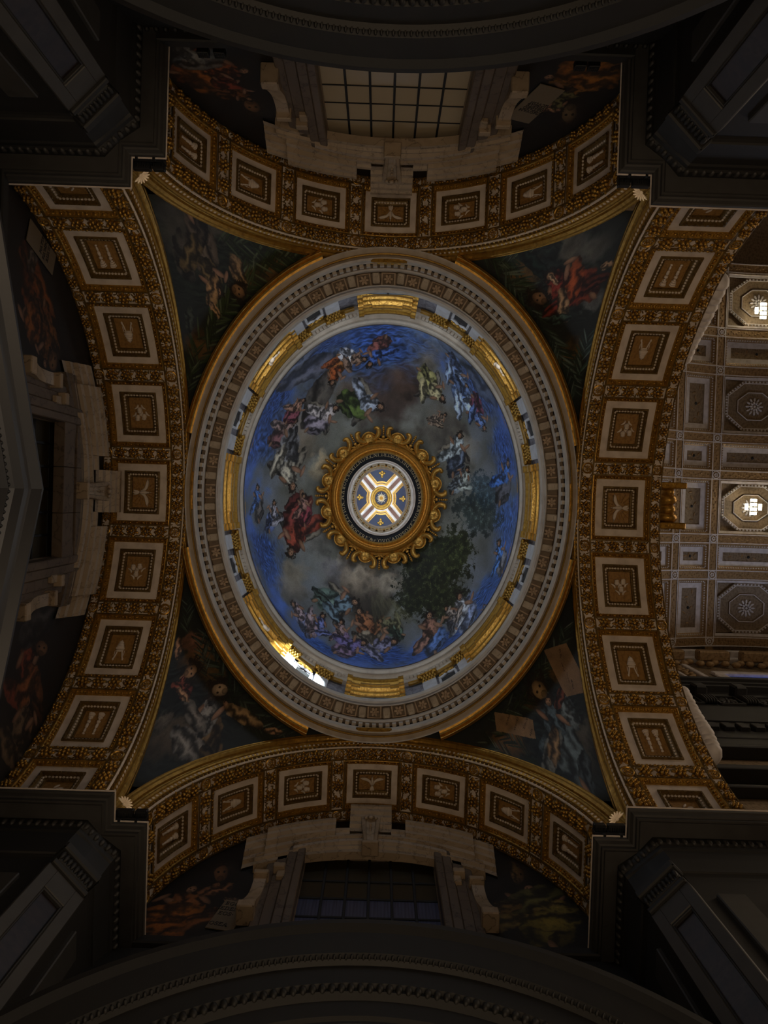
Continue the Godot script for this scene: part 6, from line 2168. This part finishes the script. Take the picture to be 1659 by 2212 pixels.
# lamps, ornaments and figures set on the architecture
func fittings():
	var nm := ["chapel side, beige window", "nave side, beige window", "chapel side, curtained window", "nave side, curtained window"]
	var sg := [[-1.0, 1.0], [1.0, 1.0], [-1.0, -1.0], [1.0, -1.0]]
	for i in 4:
		var x: float = sg[i][0]
		var z: float = sg[i][1]
		for k in 2:
			var o := base("floodlight", ("larger" if k == 0 else "smaller") + " black floodlight of the pair at the corner: " + nm[i], "floodlight", "", "", Vector3((5.17 if k == 0 else 4.82) * x, 14.82 + EY, 6.79 * z))
			var w := 0.185 if k == 0 else 0.125
			var b := MB.new()
			b.box(Transform3D(Basis(), Vector3(0, 0, 0)), Vector3(w, 0.07, 0.125), 0.015)
			b.box(Transform3D(Basis(), Vector3(0, 0.08, 0)), Vector3(w * 0.92, 0.02, 0.11), 0.008)
			part("housing", b, M.black, o)
			b = MB.new()
			for f in 7: b.box(Transform3D(Basis(), Vector3((f - 3) * w * 0.26, -0.078, 0.02 * z)), Vector3(0.006, 0.014, 0.09))
			part("cooling_fin", b, M.black, o)
			b = MB.new()
			for s in [-1.0, 1.0]: b.box(Transform3D(Basis(), Vector3(s * (w + 0.012), -0.07, 0)), Vector3(0.008, 0.10, 0.02))
			b.box(Transform3D(Basis(), Vector3(0, -0.17, 0)), Vector3(w + 0.02, 0.008, 0.02))
			b.box(Transform3D(Basis(), Vector3(0.03 * x, -0.22, 0.08 * z)), Vector3(0.03, 0.055, 0.1), 0.005)
			part("yoke", b, M.black, o)
			b = MB.new()
			b.box(Transform3D(Basis(), Vector3(0, 0.104, 0)), Vector3(w * 0.85, 0.004, 0.10))
			part("lens", b, M.flood, o)
			var l := SpotLight3D.new()
			l.name = "floodlight_light"
			l.light_energy = 0.16 if k == 0 else 0.10
			l.light_color = Color(1.0, 0.88, 0.70)
			l.spot_angle = 62.0
			l.spot_angle_attenuation = 0.8
			l.spot_range = 60.0
			l.spot_attenuation = 2.0
			l.light_size = 0.08
			l.shadow_enabled = true
			o.add_child(l)
			l.look_at_from_position(o.position + Vector3(0, 0.13, 0), o.position + (Vector3(0.6 * x, 5.0, 0.9 * z) if k == 0 else Vector3(0.5 * x, 4.0, 2.6 * z)), Vector3.RIGHT)
		# pale leaf fan at the foot of the pendentive
		var pl := base("leaf_fan", "pale carved leaf fan above the corner floodlights, " + nm[i], "ornament", "leaf fans at the feet of the pendentives", "", Vector3(5.50 * x, 15.72 + EY, 6.95 * z))
		var out := Vector3(-x * 0.75, 0, -z * 0.65).normalized()
		var b2 := MB.new()
		for k in 9:
			var a := (k - 4) * 0.36
			var side := Vector3(out.z, 0, -out.x)
			var dir := (out * cos(a) + side * sin(a) + Vector3.DOWN * 0.3).normalized()
			var yy := side * cos(a) - out * sin(a)
			b2.ballh(Transform3D(Basis(dir * 0.11, Vector3.UP * 0.02, yy * 0.026), dir * 0.11))
		b2.ballh(lump(Vector3(0, 0.02, 0), Vector3(0.06, 0.05, 0.06)))
		part("leaf", b2, M.white, pl)
		b2 = MB.new()
		b2.box(Transform3D(Basis(Vector3.UP, atan2(x, z)), Vector3(0.12 * x, -0.62, 0.16 * z)), Vector3(0.10, 0.60, 0.05), 0.02)
		part("foot", b2, M.oldgold, pl)
	var nl := ["left lamp of the left pair under the beige-window lunette", "right lamp of the left pair under the beige-window lunette", "left lamp of the right pair by the beige-window lunette", "right lamp of the right pair by the beige-window lunette"]
	var lx := [-4.0, -3.66, 3.85, 4.13]
	for i in 4:
		var o := base("ledge_lamp", "small black louvred lamp, " + nl[i], "lamp", "", "", Vector3(lx[i], 14.92 + EY, 9.2))
		var b := MB.new()
		b.box(Transform3D(), Vector3(0.12, 0.10, 0.08), 0.012)
		part("housing", b, M.black, o)
		b = MB.new()
		for r in 3:
			for k in 5: b.box(Transform3D(Basis(), Vector3((k - 2) * 0.04, (r - 1) * 0.05, -0.084)), Vector3(0.013, 0.016, 0.006))
		part("louvre", b, M.dark, o)
	# stucco figures that lean on the nave side of the arch
	var fg := [["pale stucco figure behind the nave arch, next to the lamps", [[6.3, 19.4], [5.7, 20.2], [5.2, 21.0], [4.6, 21.7]]], ["pale draped stucco figure behind the nave arch, below the blue window", [[-5.5, 20.8], [-5.9, 20.0], [-6.2, 19.2], [-6.6, 18.6]]]]
	for q in fg:
		var o := base("stucco_figure", q[0], "statue", "stucco figures on the nave arch")
		var b := MB.new()
		var pts: Array = q[1]
		for i in 3:
			for k in 4:
				var t := k / 4.0
				var z: float = lerpf(pts[i][0], pts[i + 1][0], t)
				var h: float = lerpf(pts[i][1], pts[i + 1][1], t)
				b.ballh(Transform3D(Basis(Vector3.RIGHT, 0.75 * signf(z)) * Basis.from_scale(Vector3(0.30, 0.5, 0.24 + 0.05 * sin(k * 2.0 + i))), Vector3(8.95, h + EY, z)))
				b.ballh(Transform3D(Basis(Vector3.RIGHT, 0.75 * signf(z)) * Basis.from_scale(Vector3(0.07, 0.55, 0.06)), Vector3(8.68, h + EY, z + 0.1 * sin(k * 1.7))))
		part("drapery", b, M.naves, o)
	var cr := base("gilded_crest", "gilded crest peeping from behind the crown of the nave arch", "ornament")
	var cb := MB.new()
	for q in [[0.55, 0.2, 0.22], [0.3, 0.32, 0.26], [0.0, 0.28, 0.24], [-0.25, 0.36, 0.22]]: cb.ballh(lump(Vector3(9.0, 22.45 + EY, q[0]), Vector3(q[1], 0.5, q[2])))
	cb.box(Transform3D(Basis(), Vector3(9.05, 22.2 + EY, 0.75)), Vector3(0.4, 0.3, 0.10), 0.03)
	cb.box(Transform3D(Basis(), Vector3(9.05, 22.2 + EY, -0.5)), Vector3(0.4, 0.3, 0.10), 0.03)
	part("crest", cb, M.gold, cr)
	# small white putti perched on two of the gilded pediments
	var pu := [[2.3916, "white stucco putto peeking over the gilded pediment near the leaning old man pendentive"], [3.8916, "winged stucco putto beside the sunlit end of a gilded pediment"], [0.75, "white stucco arm and drapery over the gilded pediment near the red-robed pendentive"]]
	for q in pu:
		var o := base("putto", q[1], "statue", "stucco putti on the drum")
		var f := ell_frame(5.5, 7.0, q[0], 25.45)
		var b := MB.new()
		f = f * Transform3D(Basis.from_scale(Vector3.ONE * 0.6), Vector3.ZERO)
		b.ballh(f * lump(Vector3(0.25, 0.1, 0), Vector3(0.13, 0.14, 0.13)))
		b.ballh(f * lump(Vector3(0.05, -0.1, 0), Vector3(0.22, 0.14, 0.12), 0.4))
		b.ballh(f * lump(Vector3(-0.3, -0.05, 0), Vector3(0.2, 0.06, 0.06), -0.5))
		b.ballh(f * lump(Vector3(-0.55, 0.02, 0), Vector3(0.12, 0.05, 0.05), 0.6))
		for k in 3: b.ballh(f * lump(Vector3(0.15 - k * 0.1, 0.22, -0.05), Vector3(0.16, 0.05, 0.03), 0.8 + k * 0.25))
		part("body", b, M.dullring, o)
